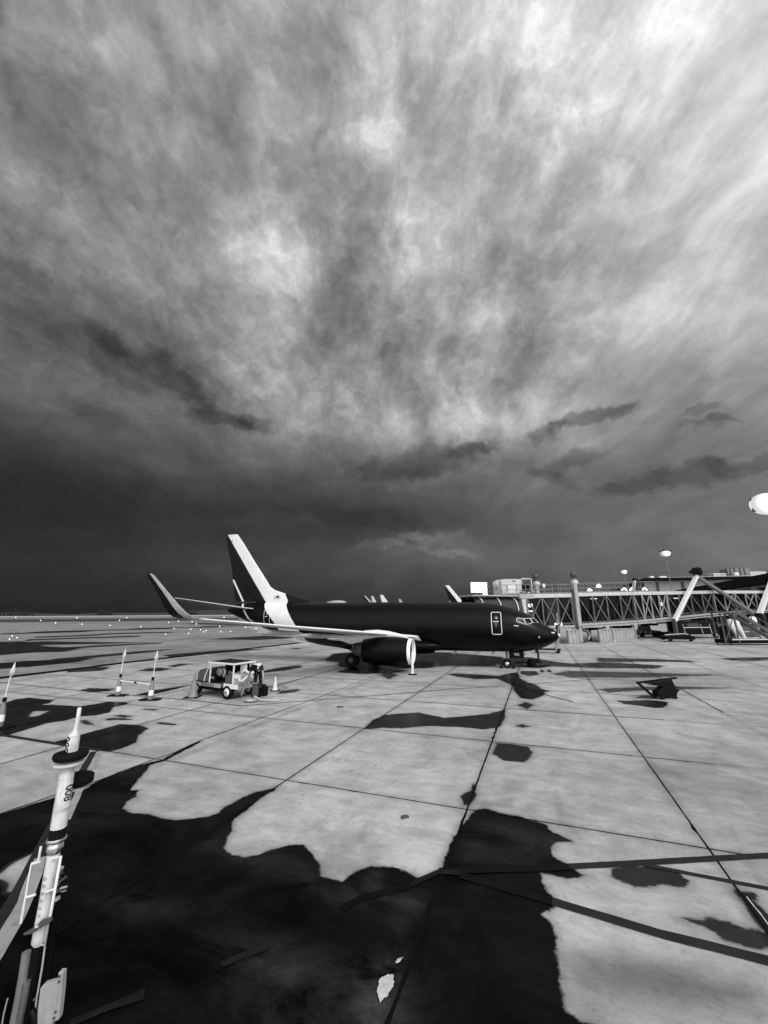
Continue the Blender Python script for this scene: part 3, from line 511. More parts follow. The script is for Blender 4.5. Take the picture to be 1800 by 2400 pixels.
def airliner(name, loc, rz, label, detail=True, mode='main', group=None):
    t = thing(name, loc, label, 'airliner', rz, group)
    if mode == 'main': mf, mn, mdk = livery('fuselage_paint', [(fusL, fusR), (sL, sR)]), livery('fin_paint', [(fL, fR), (gL, gR)]), M['navy']
    else: mf, mn, mdk = M['offwhite'], M['white'], M['white']
    xs = [0, .03, .12, .25, .4, .65, 1, 1.4, 1.8, 2.2, 2.6, 3, 3.5, 4, 4.7, 5.5, 6.5]+[6.5+i*.75 for i in range(1, 34)]+[31.6, 32.0, 32.2]
    rings = []
    for x in xs:
        a, T_, B_ = fwid(x), ftop(x), fbot(x); zc, bb = (T_+B_)/2, (T_-B_)/2
        rings.append([Vector((x, a*math.cos(q), zc+bb*math.sin(q))) for q in [2*math.pi*k/56 for k in range(56)]])
    fus = MB().loft(rings).build('fuselage', mf, t)
    mb = MB(); rg = []
    for x, a, b_ in ((8.9, .3, .1), (9.6, 1.5, .45), (10.5, 2.0, .62), (12, 2.15, .7), (16, 2.15, .72), (18, 1.9, .6), (19.6, 1.2, .35), (20.4, .4, .1)):
        rg.append([Vector((x, a*math.cos(q), 1.72+b_*math.sin(q)*(1 if math.sin(q) > 0 else .95))) for q in [2*math.pi*k/24 for k in range(24)]])
    mb.loft(rg).build('belly_fairing', mdk, t)
    # fin and rudder
    zs = [5.35, 5.7, 5.93, 6.42, 6.8, 7.16, 7.81, 9.64, 11.85, 12.85, 12.95, 13.0]
    le = pchip([5.3, 5.6, 5.93, 6.42, 6.8, 7.16, 7.81, 9.64, 11.85, 12.9, 13.01], [22.2, 22.5, 23.89, 25.45, 26.68, 27.26, 27.74, 29.21, 30.91, 31.8, 32.0]); te = pchip([5.3, 8.04, 9.95, 12.95, 13.01], [31.35, 31.99, 32.46, 33.33, 33.3])
    sec = [(max(le(z), 26.2) if False else le(z), te(z), 0, z, .095 if z > 7.1 else .06, 1, 0) for z in zs]
    foil(sec, 0, .70).build('fin', mn, t); foil([s_ for s_ in sec if s_[3] > 5.6], .7035, 1.).build('rudder', mn, t)
    lad = MB().lathe([(.001, .10), (.25, .09), (.6, .0)], 10)
    # wings
    for sg in (1, -1):
        W_ = [(9.9, 17.3, 1.4, 2.30, .13), (11.2, 17.3, 2.4, 2.50, .13), (13.3, 17.4, 5.8, 2.93, .12), (16.9, 19.6, 11.6, 3.57, .14), (20.3, 21.9, 17.1, 4.2, .15)]
        wl = [(20.3, 21.9, 17.1, 4.2, .10, (0, 1)), (20.62, 22.1, 17.42, 4.30, .1, (-.4, .9)), (20.95, 22.3, 17.62, 4.52, .09, (-.75, .65)), (21.45, 22.62, 17.73, 4.95, .09, (-.95, .3)), (22.3, 23.1, 17.86, 5.75, .09, (-1, .15)), (23.35, 23.9, 17.98, 6.72, .08, (-1, .1)), (23.55, 23.93, 17.99, 6.82, .05, (-1, .1))]
        sw = [(a, b_, sg*y, z, q, 0, 1) for a, b_, y, z, q in W_]
        foil(sw, .13, 1., 12).build('wing', M['belly'] if mode == 'main' else mf, t)
        foil([s_ for s_ in sw[1:]], 0, .128, 6).build('leading_edge', M['alu'], t)
        sl = [(a, b_, sg*y, z, q, sg*nn[0], nn[1]) for a, b_, y, z, q, nn in wl]
        if mode == 'main': w_ = foil(sl, .45, 1.).build('winglet', mdk, t)
        if mode == 'main': foil(sl, 0, .448, 6).build('winglet_leading_edge', M['lgrey'], w_)
        # flap track fairings
        for y, x0, x1, z in ((4.2, 14.8, 18.6, 2.35), (7.6, 15.8, 19.9, 2.78), (11.0, 17.2, 21.0, 3.15)):
            MB().lathe([(.02, x0), (.13, x0+.4), (.19, (x0+x1)/2), (.14, x1-.7), (.02, x1)], 12, (0, sg*y, z), 'x').build('flap_fairing', M['lgrey'], t)
        S_ = [(28.3, 32.0, .5, 4.9), (29.0, 32.2, 1.6, 5.05), (32.0, 33.3, 7.05, 5.85), (32.3, 33.3, 7.17, 5.87)]
        ss = [(a, b_, sg*y, z, .09, 0, 1) for a, b_, y, z in S_]
        sb = foil(ss, .12, 1.).build('stabilizer', mdk, t); foil(ss, 0, .118, 5).build('stabilizer_leading_edge', M['alu'], sb)
        # engine
        cy, cz = sg*4.83, 1.56
        en = MB().lathe([(.97, 11.24), (1.04, 11.7), (1.10, 12.4), (1.11, 13.0), (1.05, 13.9), (.88, 14.95), (.84, 14.95), (.84, 14.4)], 40, (0, cy, cz), 'x', False).build('engine_cowl', mdk, t)
        MB().lathe([(.79, 11.25), (.81, 11.14), (.84, 11.05), (.87, 10.99), (.91, 10.98), (.95, 11.05), (.972, 11.235)], 40, (0, cy, cz), 'x', False).build('inlet_lip', M['alu'], en)
        MB().lathe([(.84, 14.6), (.5, 14.6), (.52, 15.0), (.42, 15.7), (.36, 15.7), (.30, 15.7), (.03, 16.3)], 24, (0, cy, cz), 'x', False).build('exhaust', M['dgrey'], en)
        MB().lathe([(.79, 11.26), (.77, 11.6), (.78, 12.0)], 36, (0, cy, cz), 'x', False).build('inlet_duct', M['blackp'], en)
        fb = MB().lathe([(.785, 11.9), (.3, 11.9)], 32, (0, cy, cz), 'x', False)
        for k in range(24):
            a = 2*math.pi*k/24; r0, r1 = Vector((0, math.cos(a), math.sin(a))), Vector((0, math.cos(a+.16), math.sin(a+.16)))
            c0 = Vector((0, cy, cz)); fb.add([c0+r0*.22+Vector((11.62, 0, 0)), c0+r0*.77+Vector((11.62, 0, 0)), c0+r1*.77+Vector((11.85, 0, 0)), c0+r1*.22+Vector((11.8, 0, 0))], [(0, 1, 2, 3)])
        fb.build('fan', M['blackp'], en); MB().lathe([(.01, 11.3), (.12, 11.4), (.24, 11.66)], 20, (0, cy, cz), 'x').build('spinner', M['blackp'], en)
        mb = MB(); rg = []
        for x, zt, zb, w in ((11.25, 2.56, 2.45, .05), (12.0, 2.86, 2.55, .16), (12.9, 3.06, 2.5, .22), (13.9, 3.16, 2.4, .26), (14.9, 3.1, 2.2, .26), (16.2, 2.75, 2.0, .2), (17.2, 2.7, 2.3, .06)):
            rg.append([Vector((x, cy+w*math.cos(q), (zt+zb)/2+(zt-zb)/2*math.sin(q))) for q in [2*math.pi*k/14 for k in range(14)]])
        mb.loft(rg).build('engine_pylon', M['white'], t)
        # main gear
        mg = MB().tube([(16.7, sg*2.85, 2.4), (16.8, sg*2.85, .55)], .12, 12); mg.tube([(15.9, sg*2.5, 2.1), (16.75, sg*2.85, .95)], .06); mg.tube([(16.8, sg*2.45, .55), (16.8, sg*3.25, .55)], .08)
        mg = mg.build('main_gear', M['dgrey'], t)
        for y in (2.58, 3.12):
            w_ = MB().lathe([(.22, -.15), (.46, -.17), (.54, -.10), (.56, 0), (.54, .10), (.46, .17), (.22, .15)], 28, (16.8, sg*y, .56), 'y').build('tyre', M['rubber'], mg)
            MB().lathe([(.02, -.16), (.23, -.17), (.23, .17), (.02, .16)], 20, (16.8, sg*y, .56), 'y').build('rim', M['dgrey'], mg)
    # nose gear
    ng = MB().tube([(4.2, 0, 1.5), (4.2, 0, .35)], .075, 12); ng.tube([(3.4, 0, 1.35), (4.15, 0, .75)], .04); ng.tube([(4.2, -.26, .345), (4.2, .26, .345)], .05); ng.box((4.2, 0, .95), (.16, .3, .22)); ng.lathe([(.09, 0), (.09, .05)], 12, (4.08, .0, 1.05), 'x')
    ng = ng.build('nose_gear', M['white'] if mode != 'main' else M['grey'], t)
    for sg in (1, -1):
        MB().lathe([(.13, -.09), (.27, -.11), (.335, -.06), (.345, 0), (.335, .06), (.27, .11), (.13, .09)], 28, (4.2, sg*.22, .345), 'y').build('tyre', M['rubber'], ng)
        MB().lathe([(.02, -.10), (.17, -.115), (.175, .115), (.02, .10)], 20, (4.2, sg*.22, .345), 'y').build('rim', M['silver'], ng)
        dr = MB().box((3.45, sg*.36, 1.06), (1.25, .03, .48)).build('nose_gear_door', mdk, t)
        MB().box((4.02, sg*.385, 1.05), (.05, .02, .5)).build('door_edge', M['white'], dr)
        if detail: textmesh('932', .27, M['white'], dr, frame((3.38, sg*.378, 1.10), (-1*sg, 0, 0), (0, 0, 1)), 'number')
    # radome on the crown, blade antennas
    rg = []
    for x, w, h in ((18.55, .05, .0), (18.8, .34, .14), (19.3, .5, .24), (19.9, .5, .25), (20.5, .36, .16), (21.0, .1, .02)):
        rg.append([Vector((x, w*math.cos(q), 5.42+h*math.sin(q)*(1 if math.sin(q) > 0 else .3))) for q in [2*math.pi*k/16 for k in range(16)]])
    MB().loft(rg).build('satellite_radome', M['lgrey'], t)
    for x, z, s_ in ((8.2, 1.25, -1), (13.0, 5.42, 1), (5.0, 1.27, -1)):
        MB().prism([(x, z-.05*s_), (x+.35, z-.05*s_), (x+.42, z+.28*s_), (x+.28, z+.28*s_)], .03).build('antenna', M['lgrey'], t)
    if not detail: return t
    # details on the skin, traced on the starboard side and mirrored to port
    def loopframe(pts, r, m, nm, par, closed=True):
        for sg in (1, -1):
            q = [Vector((p.x, sg*p.y, p.z)) for p in pts]
            if closed: q = q+[q[0], q[1]]
            MB().tube(q, r, 6, True).build(nm, m, par)
    def c2(x, y): return 900+x*.3014, 1300+y*.3014
    def c72(x, y): return 1120+x*.1567, 1400+y*.1567
    def c8(x, y): return 500+x*.12055, 1240+y*.12055
    wn = [[(580,312),(592,306),(680,315),(712,404),(590,370),(577,355)], [(688,316),(775,316),(818,378),(735,408),(722,400)], [(783,314),(836,309),(905,376),(828,379)]]
    for w_ in wn:
        pts = [onfus(*c72(*p), lift=.02) for p in w_]
        for sg in (1, -1):
            q = [Vector((p.x, sg*p.y, p.z)) for p in pts]; pane = MB().add(q, [tuple(range(len(q)))]).build('cockpit_window', M['dgrey'], t)
            MB().tube(q+[q[0], q[1]], .022, 6).build('window_frame', M['white'], pane)
    # service door outline
    def rrect(x0, x1, z0, z1, r, n=5):
        o = []
        for cx, cz, a0 in ((x1-r, z1-r, 0), (x0+r, z1-r, 90), (x0+r, z0+r, 180), (x1-r, z0+r, 270)):
            for k in range(n+1): a = math.radians(a0+90*k/n); o.append((cx+r*math.cos(a), cz+r*math.sin(a)))
        return o
    def dense(o, n=6): return [(o[i][0]+(o[(i+1) % len(o)][0]-o[i][0])*k/n, o[i][1]+(o[(i+1) % len(o)][1]-o[i][1])*k/n) for i in range(len(o)) for k in range(n)]
    for x0, x1, z0, z1, nm in ((4.36, 5.12, 2.73, 4.45, 'service_door'), (26.25, 26.98, 3.3, 4.86, 'aft_door')):
        o = dense(rrect(x0, x1, z0, z1, .12)); pts = [Vector((x, fsurf(x, z)+.004, z)) for x, z in o]
        c = sum(pts, Vector())/len(pts); grid = []
        for k in range(9):
            z = z0+.03+(z1-z0-.06)*k/8; grid.append([Vector((x0+.03+(x1-x0-.06)*j_/4, fsurf(x0+.03+(x1-x0-.06)*j_/4, z)+.004, z)) for j_ in range(5)])
        d = MB().loft(grid, closed=False).build(nm, mf, t)
        MB().tube(pts+[pts[0], pts[1]], .036 if nm[0] == 's' else .02, 6).build('door_outline', M['white'], d)
        if nm[0] == 's':
            zz = 3.98; MB().lathe([(.01, .03), (.10, .03), (.11, -.02)], 16, (4.74, fsurf(4.74, zz), zz), 'y').build('door_window', M['lgrey'], d)
            MB().tube([(5.0, fsurf(5, 3.7)+.03, 3.72), (4.56, fsurf(4.6, 3.7)+.03, 3.72)], .04, 8).build('door_handle', M['white'], d)
            MB().box((4.78, fsurf(4.7, 3.55)+.015, 3.56), (.24, .015, .03)).build('placard', M['lgrey'], d); MB().box((4.76, fsurf(4.7, 4.14)+.015, 4.14), (.22, .015, .02)).build('placard', M['lgrey'], d)
            MB().box((4.78, fsurf(4.7, 3.4)+.015, 3.42), (.1, .015, .16)).build('placard', M['grey'], d)
        else:
            MB().tube([(26.9, fsurf(26.9, 4.15)+.02, 4.12), (26.5, fsurf(26.5, 4.2)+.02, 4.2)], .03, 8).build('door_handle', M['white'], d)
            MB().lathe([(.01, .03), (.09, .03), (.1, -.02)], 14, (26.62, fsurf(26.62, 4.45), 4.45), 'y').build('door_window', M['lgrey'], d)
    # flag on the fin fairing
    fl = MB().box((26.22, .16, 6.12), (.3, .012, .17)).build('flag', M['blackp'], t)
    s_ = MB()
    for k in range(6): s_.box((26.47 if k < 3 else 26.3, .155, 6.2-k*.055), (.4 if k < 3 else .72, .012, .012))
    s_.build('flag_stripes', M['grey'], fl)
    # small bright marks by the nose
    for (u, v, w, h) in ((1210, 1467.5, .34, .05), (1296, 1484, .26, .07), (1310.5, 1488.5, .1, .1)):
        p = onfus(u, v); MB().lathe([(.01, .02), (h, .015), (h*1.1, -.02)], 12, p, 'y').build('nose_marking', M['white'], t)
        if w > .2: MB().tube([p+Vector((-w/2, 0, w*.08 if u > 1250 else 0)), p+Vector((w/2, .01, -w*.3 if u > 1400 else .04))], h*.8, 8).build('nose_marking', M['white'], t)
    p = onfus(1263.5, 1493.5); MB().lathe([(.01, .03), (.07, .03), (.08, -.02)], 12, p, 'y').build('static_port', M['lgrey'], t)
    p = onfus(845, 1437) if False else None
    # fin tip antenna notch
    MB().tube([(32.75, .12, 12.35), (32.6, .12, 12.1), (32.35, .14, 12.35)], .025, 5).build('fin_marking', M['blackp'], t)
    MB().box((31.9, .17, 10.0), (.5, .03, .08)).build('fin_marking', M['blackp'], t)
    return t
main_jet = airliner('parked_airliner', PO, HD, 'large dark parked airliner with white tail band and upturned winglet, nose to the right')
def place_tail(o, u, v, hd, zt=12.95):
    p = G(u, v, zt); a = Vector((math.cos(hd), math.sin(hd), 0)); l = p-a*32.6; o.location = (l.x, l.y, 0); o.rotation_euler.z = hd
far1 = copy_tree(main_jet); far1['label'] = 'far dark airliner whose white-striped fin shows beside the lit panel'
place_tail(far1, 1047, 1372.5, HD)
for q_ in [c for c in kids(far1) if c.name.startswith('winglet')]:
    for w_ in kids(q_): bpy.data.objects.remove(w_)
    bpy.data.objects.remove(q_)
wj = airliner('parked_airliner', (0, 0, 0), HD, 'distant white tail fin, the broader left one of a pair above the dark fuselage', False, 'white'); place_tail(wj, 872, 1397, HD-.5)
wj2 = copy_tree(wj); wj2['label'] = 'distant slim white tail fin, the right one of a pair above the dark fuselage'; place_tail(wj2, 894, 1394.5, HD-.15)

# ------------------------------------------------------------------ cones and marker posts
def cone(h=.75, m='orange', label='', x=0, y=0, band=False, sq=.36):
    t = thing('traffic_cone', (x, y, 0), label, 'traffic cone')
    MB().box((0, 0, .02), (sq, sq, .04)).build('base', M['black'], t, .01)
    MB().lathe([(sq*.36, .04), (sq*.30, .10), (.04+.0*h, h*.93), (.035, h), (.01, h)], 20).build('cone_body', M[m], t)
    if band: MB().lathe([(sq*.30*.72+.012, h*.42), (sq*.30*.5+.014, h*.62)], 20, cap=False).build('reflective_sleeve', M['reflect'], t)
    return t
p = G(452, 1634); cone(1.28, 'orange', 'tall orange cone standing by the rear wheel of the fuel cart', p.x, p.y, False, .78)
p = G(644, 1618.5); cone(.78, 'white', 'small white cone to the right of the bending worker', p.x, p.y, False, .5)
p = G(967, 1581.5)
t = thing('marker_post', (p.x, p.y, 0), 'slim white post on a round black base in front of the engine inlet', 'marker post')
MB().lathe([(.34, 0), (.33, .05), (.1, .09), (.1, .1)], 20).build('base', M['black'], t); MB().lathe([(.12, .09), (.085, .8), (.06, 1.5), (.045, 1.62), (.01, 1.64)], 16).build('post', M['white'], t)
def marker(x, y, lean, label, rz=0):
    t = thing('flag_marker_post', (x, y, 0), label, 'marker post', rz, 'flagged marker posts on black bases')
    MB().add([(a*.52+c*.0, b_*.26, z) for z in (.0, .07) for a, b_ in ((-1, -.4), (-.8, -1), (.8, -1), (1, -.4), (1, .4), (.8, 1), (-.8, 1), (-1, .4))], [tuple(range(8)), tuple(range(8, 16))]+[(k, (k+1) % 8, (k+1) % 8+8, k+8) for k in range(8)]).build('base', M['black'], t) if False else MB().box((0, 0, .035), (1.02, .5, .07)).build('base', M['black'], t, .03)
    MB().lathe([(.13, .07), (.125, .3)], 16).build('lower_tube', M['orange'], t); MB().lathe([(.128, .3), (.12, .62)], 16).build('reflective_sleeve', M['reflect'], t)
    MB().lathe([(.118, .62), (.10, .98), (.06, 1.1), (.055, 1.2)], 16).build('upper_tube', M['orange'], t); MB().lathe([(.06, 1.2), (.075, 1.3), (.06, 1.42)], 12).build('collar', M['black'], t)
    MB().tube([(0, 0, 1.4), (lean*.3, 0, 2.2), (lean, 0, 3.05)], .022, 8).build('flag_pole', M['white'], t)
    rg = [[Vector((lean*(.62+.38*(z-2.45)/.6)+r*math.cos(q), r*.55*math.sin(q), z)) for q in [2*math.pi*k/10 for k in range(10)]] for z, r in ((2.42, .03), (2.5, .10), (2.68, .11), (2.85, .06), (3.1, .012))]
    MB().loft(rg).build('furled_flag', M['offwhite'], t); t.scale = (1, 1, .82); return t
for (u, v, lean, lab) in ((276, 1631, .06, 'flagged marker post left end of the white bar, behind the one nearer the fuel cart'), (352, 1641, .06, 'flagged marker post nearest the fuel cart, at the right end of the white bar'), (-3, 1706, .12, 'flagged marker post cut off by the left edge of the picture')):
    p = G(u, v); marker(p.x, p.y, lean, lab)
a, b_ = G(276, 1631), G(352, 1641)
t = thing('cross_bar', (a.x, a.y, 0), 'white bar strung between the two flagged marker posts', 'bar')
d = b_-a; MB().tube([(0, 0, .81), (d.x*.5, d.y*.5, .79), (d.x, d.y, .77)], .035, 10).build('bar', M['white'], t); MB().tube([(d.x*.5-.09, d.y*.5+.04, .79), (d.x*.5+.09, d.y*.5-.04, .788)], .045, 10).build('sleeve_clip', M['black'], t)
# small things on the ground
for (u, v, w, lab) in ((797, 1658, .3, 'small dark scrap lying on the slab in front of the fuel cart'), (948, 1918, .16, 'dark scrap of debris on the pale slab in the foreground'), (1230, 1568, .0, '')):
    if w: p = G(u, v); mb = MB(); mb.box((p.x, p.y, .03), (w, w*.35, .05), Euler((0, .1, .5)).to_matrix()); mb.box((p.x+w*.4, p.y+.04, .02), (w*.5, w*.2, .03), Euler((0, 0, -.4)).to_matrix()); tag(mb.build('debris', M['dgrey']), lab, 'debris')

# ------------------------------------------------------------------ hydrant fuel cart
ga, gb = G(460, 1628), G(533, 1638.5); cx_ = (gb-ga).normalized(); crz = math.atan2(cx_.y, cx_.x); WB = (gb-ga).length
cart = thing('fuel_hydrant_cart', (ga.x, ga.y, 0), 'small open fuel hydrant cart with black canopy and white wheels, hoses at its right end', 'fuel cart', crz)
def wheel(x, y, r, par):
    ty = MB().lathe([(r*.55, -.1), (r*.9, -.13), (r, -.07), (r, .07), (r*.9, .13), (r*.55, .1)], 26, (x, y, r), 'y').build('wheel', M['rubber'], par)
    MB().lathe([(.02, -.125), (r*.2, -.13), (r*.25, -.10), (r*.58, -.105), (r*.6, .1), (.02, .1)], 24, (x, y, r), 'y').build('rim', M['white'], ty); MB().lathe([(.01, -.16), (r*.14, -.15), (r*.16, -.1)], 12, (x, y, r), 'y').build('hub', M['black'], ty)
for x, y in ((0, 0), (WB, 0), (0, 1.5), (WB, 1.5)): wheel(x, y, .35, cart)
wheel(WB+1.45, .65, .33, cart)
MB().box((WB/2+.15, .75, .62), (WB+1.3, 1.55, .16)).build('chassis', M['dgrey'], cart, .02)
for x0, x1, m in ((-.1, .42, 'offwhite'), (.45, 1.5, 'lgrey'), (1.53, WB-.55, 'offwhite')): MB().box(((x0+x1)/2, -.07, .62), (x1-x0, .05, .2)).build('side_rail', M['lgrey' if m == 'offwhite' else 'grey'], cart, .01)
MB().box((WB+.25, -.07, .66), (1.1, .05, .24)).build('side_rail', M['white'], cart, .01); MB().box((WB+.85, .6, .62), (.05, 1.35, .16)).build('end_rail', M['lgrey'], cart, .01)
mb = MB(); pf = [(-.15, .71), (-.15, 1.15), (-.02, 1.32), (.35, 1.42), (.75, 1.42), (.75, .71)]; mb.prism(pf, 1.35, Matrix.Translation((0, .75, 0))).build('engine_hood', M['cartg'], cart, .04)
MB().tube([(.48, .05, .72), (.55, .05, 1.05), (.75, .05, 1.42), (1.0, .05, 1.66)], .03, 8).tube([(.48, 1.45, .72), (.55, 1.45, 1.05), (.75, 1.45, 1.42), (1.0, 1.45, 1.66)], .03, 8).build('cab_bow', M['white'], cart)
MB().box((1.85, .75, 1.82), (2.05, 1.45, .05)).build('canopy', M['blackp'], cart, .01)
rm = MB(); 
for y in (.02, 1.48): rm.box((1.85, y, 1.79), (2.15, .07, .09))
for x in (.78, 2.92): rm.box((x, .75, 1.79), (.07, 1.53, .09))
rm.build('canopy_frame', M['white'], cart)
for x, y in ((.98, .04), (2.88, .04), (.98, 1.46), (2.88, 1.46)): MB().box((x, y, 1.24), (.06, .06, 1.1)).build('canopy_post', M['white'], cart)
MB().box((1.75, 1.25, 1.2), (2.0, .05, 1.0)).build('interior_shade_panel', M['black'], cart)  # black panel added so the whole canopy interior reads as shaded
MB().box((1.15, .25, .92), (.5, .4, .42)).build('step_box', M['blackp'], cart, .01); textmesh('JET A', .15, M['white'], cart, frame((1.16, .038, .98), (1, 0, 0), (0, 0, 1)))
MB().box((2.55, .32, .95), (.55, .6, .5)).build('cabinet', M['cartg'], cart, .01); MB().box((3.12, .42, .98), (.62, .7, .56)).build('meter_cabinet', M['lgrey'], cart, .02); MB().box((3.1, .06, 1.17), (.6, .03, .2)).build('meter_panel', M['white'], cart)
MB().box((2.75, .85, 1.48), (.45, .06, .42)).build('sign_board', M['white'], cart); MB().box((3.5, .9, 1.5), (.42, .1, .4)).build('control_box', M['black'], cart, .03); MB().tube([(3.5, .9, .7), (3.5, .9, 1.4)], .03).build('control_post', M['grey'], cart)
MB().tube([(1.75, .35, 1.05), (1.9, .3, 1.3), (1.75, .35, 1.5), (1.6, .4, 1.3)], .07, 8).build('hose_reel', M['lgrey'], cart); MB().lathe([(.05, -.1), (.22, -.1), (.22, .1), (.05, .1)], 18, (1.5, .3, 1.28), 'y').build('filter_drum', M['grey'], cart)
for k in range(7): MB().tube([(2.0+.18*k, .45+.1*random.random(), .95), (2.02+.18*k, .5, 1.25+.12*random.random()), (2.15+.18*k, .6, 1.2)], .035+.02*random.random(), 7).build('pipe', M['lgrey' if k % 2 else 'grey'], cart)
hp = [(3.2, .2, 1.1), (3.45, .0, .98), (3.7, .0, 1.0), (3.95, .2, 1.3), (4.0, .4, 1.42)]
MB().tube(hp, .07, 10).build('loading_hose', M['hose'], cart); MB().tube([(3.0, .5, 1.3), (3.3, .5, 1.45), (3.6, .5, 1.3), (3.9, .5, 1.1)], .06, 10).build('loading_hose', M['hose'], cart)
MB().tube([(3.72, -.05, .3), (3.95, .05, 1.0), (4.12, .1, 1.55)], .055, 10).build('lift_arm', M['grey'], cart); MB().lathe([(.04, -.05), (.12, -.05), (.12, .05), (.04, .05)], 16, (4.13, .1, 1.6), 'y').build('pulley', M['black'], cart)
MB().box((4.15, .75, .72), (.6, .5, .06)).build('rear_platform', M['blackp'], cart, .02); MB().box((4.3, .35, .5), (.22, .25, .5)).build('side_box', M['cartg'], cart, .02); MB().lathe([(.3, 0), (.36, .05), (.3, .12)], 20, (4.3, .1, .05)).build('hydrant_coupler', M['lgrey'], cart)
MB().tube([(4.4, .2, .25), (4.8, .3, .12), (5.2, .5, .08), (5.6, .8, .06)], .06, 8).build('ground_hose', M['lgrey'], cart); MB().box((WB*.55, .6, .42), (2.2, 1.0, .2)).build('underbody', M['black'], cart)
MB().box((4.55, .75, .45), (.3, .3, .5)).build('pump', M['black'], cart, .04)
for k in range(9): MB().box((-.1+.09*k, -.03, .735), (.045, .14, .04)).build('grille_slat', M['black'], cart)

# ------------------------------------------------------------------ worker bending over the end of the cart
def skinned(name, m, verts, edges, rads, parent, sub=2, root=0):
    me = bpy.data.meshes.new(name); me.from_pydata(verts, edges, []); me.materials.append(m)
    o = bpy.data.objects.new(name, me); COL.objects.link(o); o.parent = parent
    o.modifiers.new('skin', 'SKIN')
    if not me.skin_vertices: 
        bpy.context.view_layer.objects.active = o
    for k, r in enumerate(rads):
        me.skin_vertices[0].data[k].radius = (r, r) if not isinstance(r, tuple) else r
        me.skin_vertices[0].data[k].use_root = (k == root)
    s_ = o.modifiers.new('sub', 'SUBSURF'); s_.levels = s_.render_levels = sub
    for q in me.polygons: q.use_smooth = True
    dg = bpy.context.evaluated_depsgraph_get(); me2 = bpy.data.meshes.new_from_object(o.evaluated_get(dg)); o.modifiers.clear(); o.data = me2
    for q in me2.polygons: q.use_smooth = True
    return o
wp = G(601, 1617.5); 
wk = thing('person', (wp.x, wp.y+.1, 0), 'worker bent double in pale vest and dark clothes, arms hanging, behind the fuel cart', 'person', .12)
# faces -y (towards the viewer), bent forward at the hips
V = [(0,.18,.95),(0,.12,1.12),(0,-.06,1.25),(0,-.24,1.27),(0,-.36,1.20),(0,-.43,1.10),        # pelvis, waist, chest, shoulders, neck, head
     (-.19,-.24,1.22),(-.25,-.32,.98),(-.22,-.40,.76),(-.2,-.43,.68),(.19,-.24,1.22),(.27,-.32,.98),(.31,-.40,.74),(.32,-.43,.66),
     (-.11,.18,.9),(-.13,.06,.50),(-.14,.16,.08),(-.15,.02,.04),(.11,.18,.9),(.13,.08,.50),(.15,.2,.08),(.16,.06,.04)]
Ed = [(0,1),(1,2),(2,3),(3,4),(4,5),(3,6),(6,7),(7,8),(8,9),(3,10),(10,11),(11,12),(12,13),(0,14),(14,15),(15,16),(16,17),(0,18),(18,19),(19,20),(20,21)]
Rd = [.15,.14,.16,.13,.06,.09,.07,.048,.036,.03,.07,.048,.036,.03,.10,.075,.055,.04,.10,.075,.055,.04]
body = skinned('body', M['skin'], V, Ed, Rd, wk)
for sg, (hx, hy, hz) in ((-1, (-.2, -.43, .68)), (1, (.32, -.43, .66))):                   # palms with five bent fingers
    pv = [(hx, hy, hz), (hx, hy-.02, hz-.07)]; skinned('hand', M['skin'], pv, [(0, 1)], [.028, (.04, .022)], body, 1)
    for k in range(4):
        x0 = hx+(k-1.5)*.019; L_ = (.07, .082, .078, .06)[k]; skinned('finger', M['skin'], [(x0, hy-.02, hz-.08), (x0, hy-.02, hz-.08-L_*.5), (x0, hy+.005, hz-.08-L_*.85), (x0, hy+.03, hz-.08-L_*.95)], [(0, 1), (1, 2), (2, 3)], [.009, .0085, .008, .007], body, 1)
    skinned('thumb', M['skin'], [(hx-sg*.03, hy, hz-.03), (hx-sg*.055, hy+.005, hz-.06), (hx-sg*.05, hy+.02, hz-.09)], [(0, 1), (1, 2)], [.011, .01, .009], body, 1)
skinned('trousers', M['cloth'], [(0,.18,.97),(0,.14,1.08),(-.11,.19,.88),(-.13,.07,.50),(-.14,.16,.12),(.11,.19,.88),(.13,.09,.50),(.15,.2,.12)], [(0,1),(0,2),(2,3),(3,4),(0,5),(5,6),(6,7)], [.18,.165,.125,.10,.085,.125,.10,.085], wk)
skinned('shirt', M['cloth'], [(0,.08,1.14),(0,-.06,1.24),(0,-.23,1.25),(0,-.33,1.2),(-.19,-.25,1.21),(-.24,-.31,1.02),(.19,-.25,1.21),(.26,-.31,1.02)], [(0,1),(1,2),(2,3),(2,4),(4,5),(2,6),(6,7)], [.165,.185,.16,.08,.10,.075,.10,.075], wk)
skinned('vest', M['vest'], [(0,.14,1.17),(0,-.04,1.29),(0,-.21,1.31),(-.13,-.24,1.28),(.13,-.24,1.28)], [(0,1),(1,2),(2,3),(2,4)], [(.19,.14),(.24,.18),(.23,.16),(.13,.11),(.13,.11)], wk)
skinned('hair', M['hair'], [(0,-.40,1.16),(0,-.47,1.05),(0,-.44,.98)], [(0,1),(1,2)], [.085,.105,.07], wk)
MB().lathe([(.006, -.02), (.02, 0), (.006, .02)], 8, (0, -.50, .92)).build('nose', M['skin'], body); 
for s_ in (-1, 1): MB().lathe([(.01, -.03), (.03, 0), (.01, .03)], 8, (s_*.095, -.44, 1.06)).build('ear', M['skin'], body)
for x, y in ((-.15, .05), (.16, .09)): MB().box((x, y, .05), (.11, .28, .09)).build('shoe', M['black'], wk, .03)
wk.scale = (1.22, 1.1, 1.08)

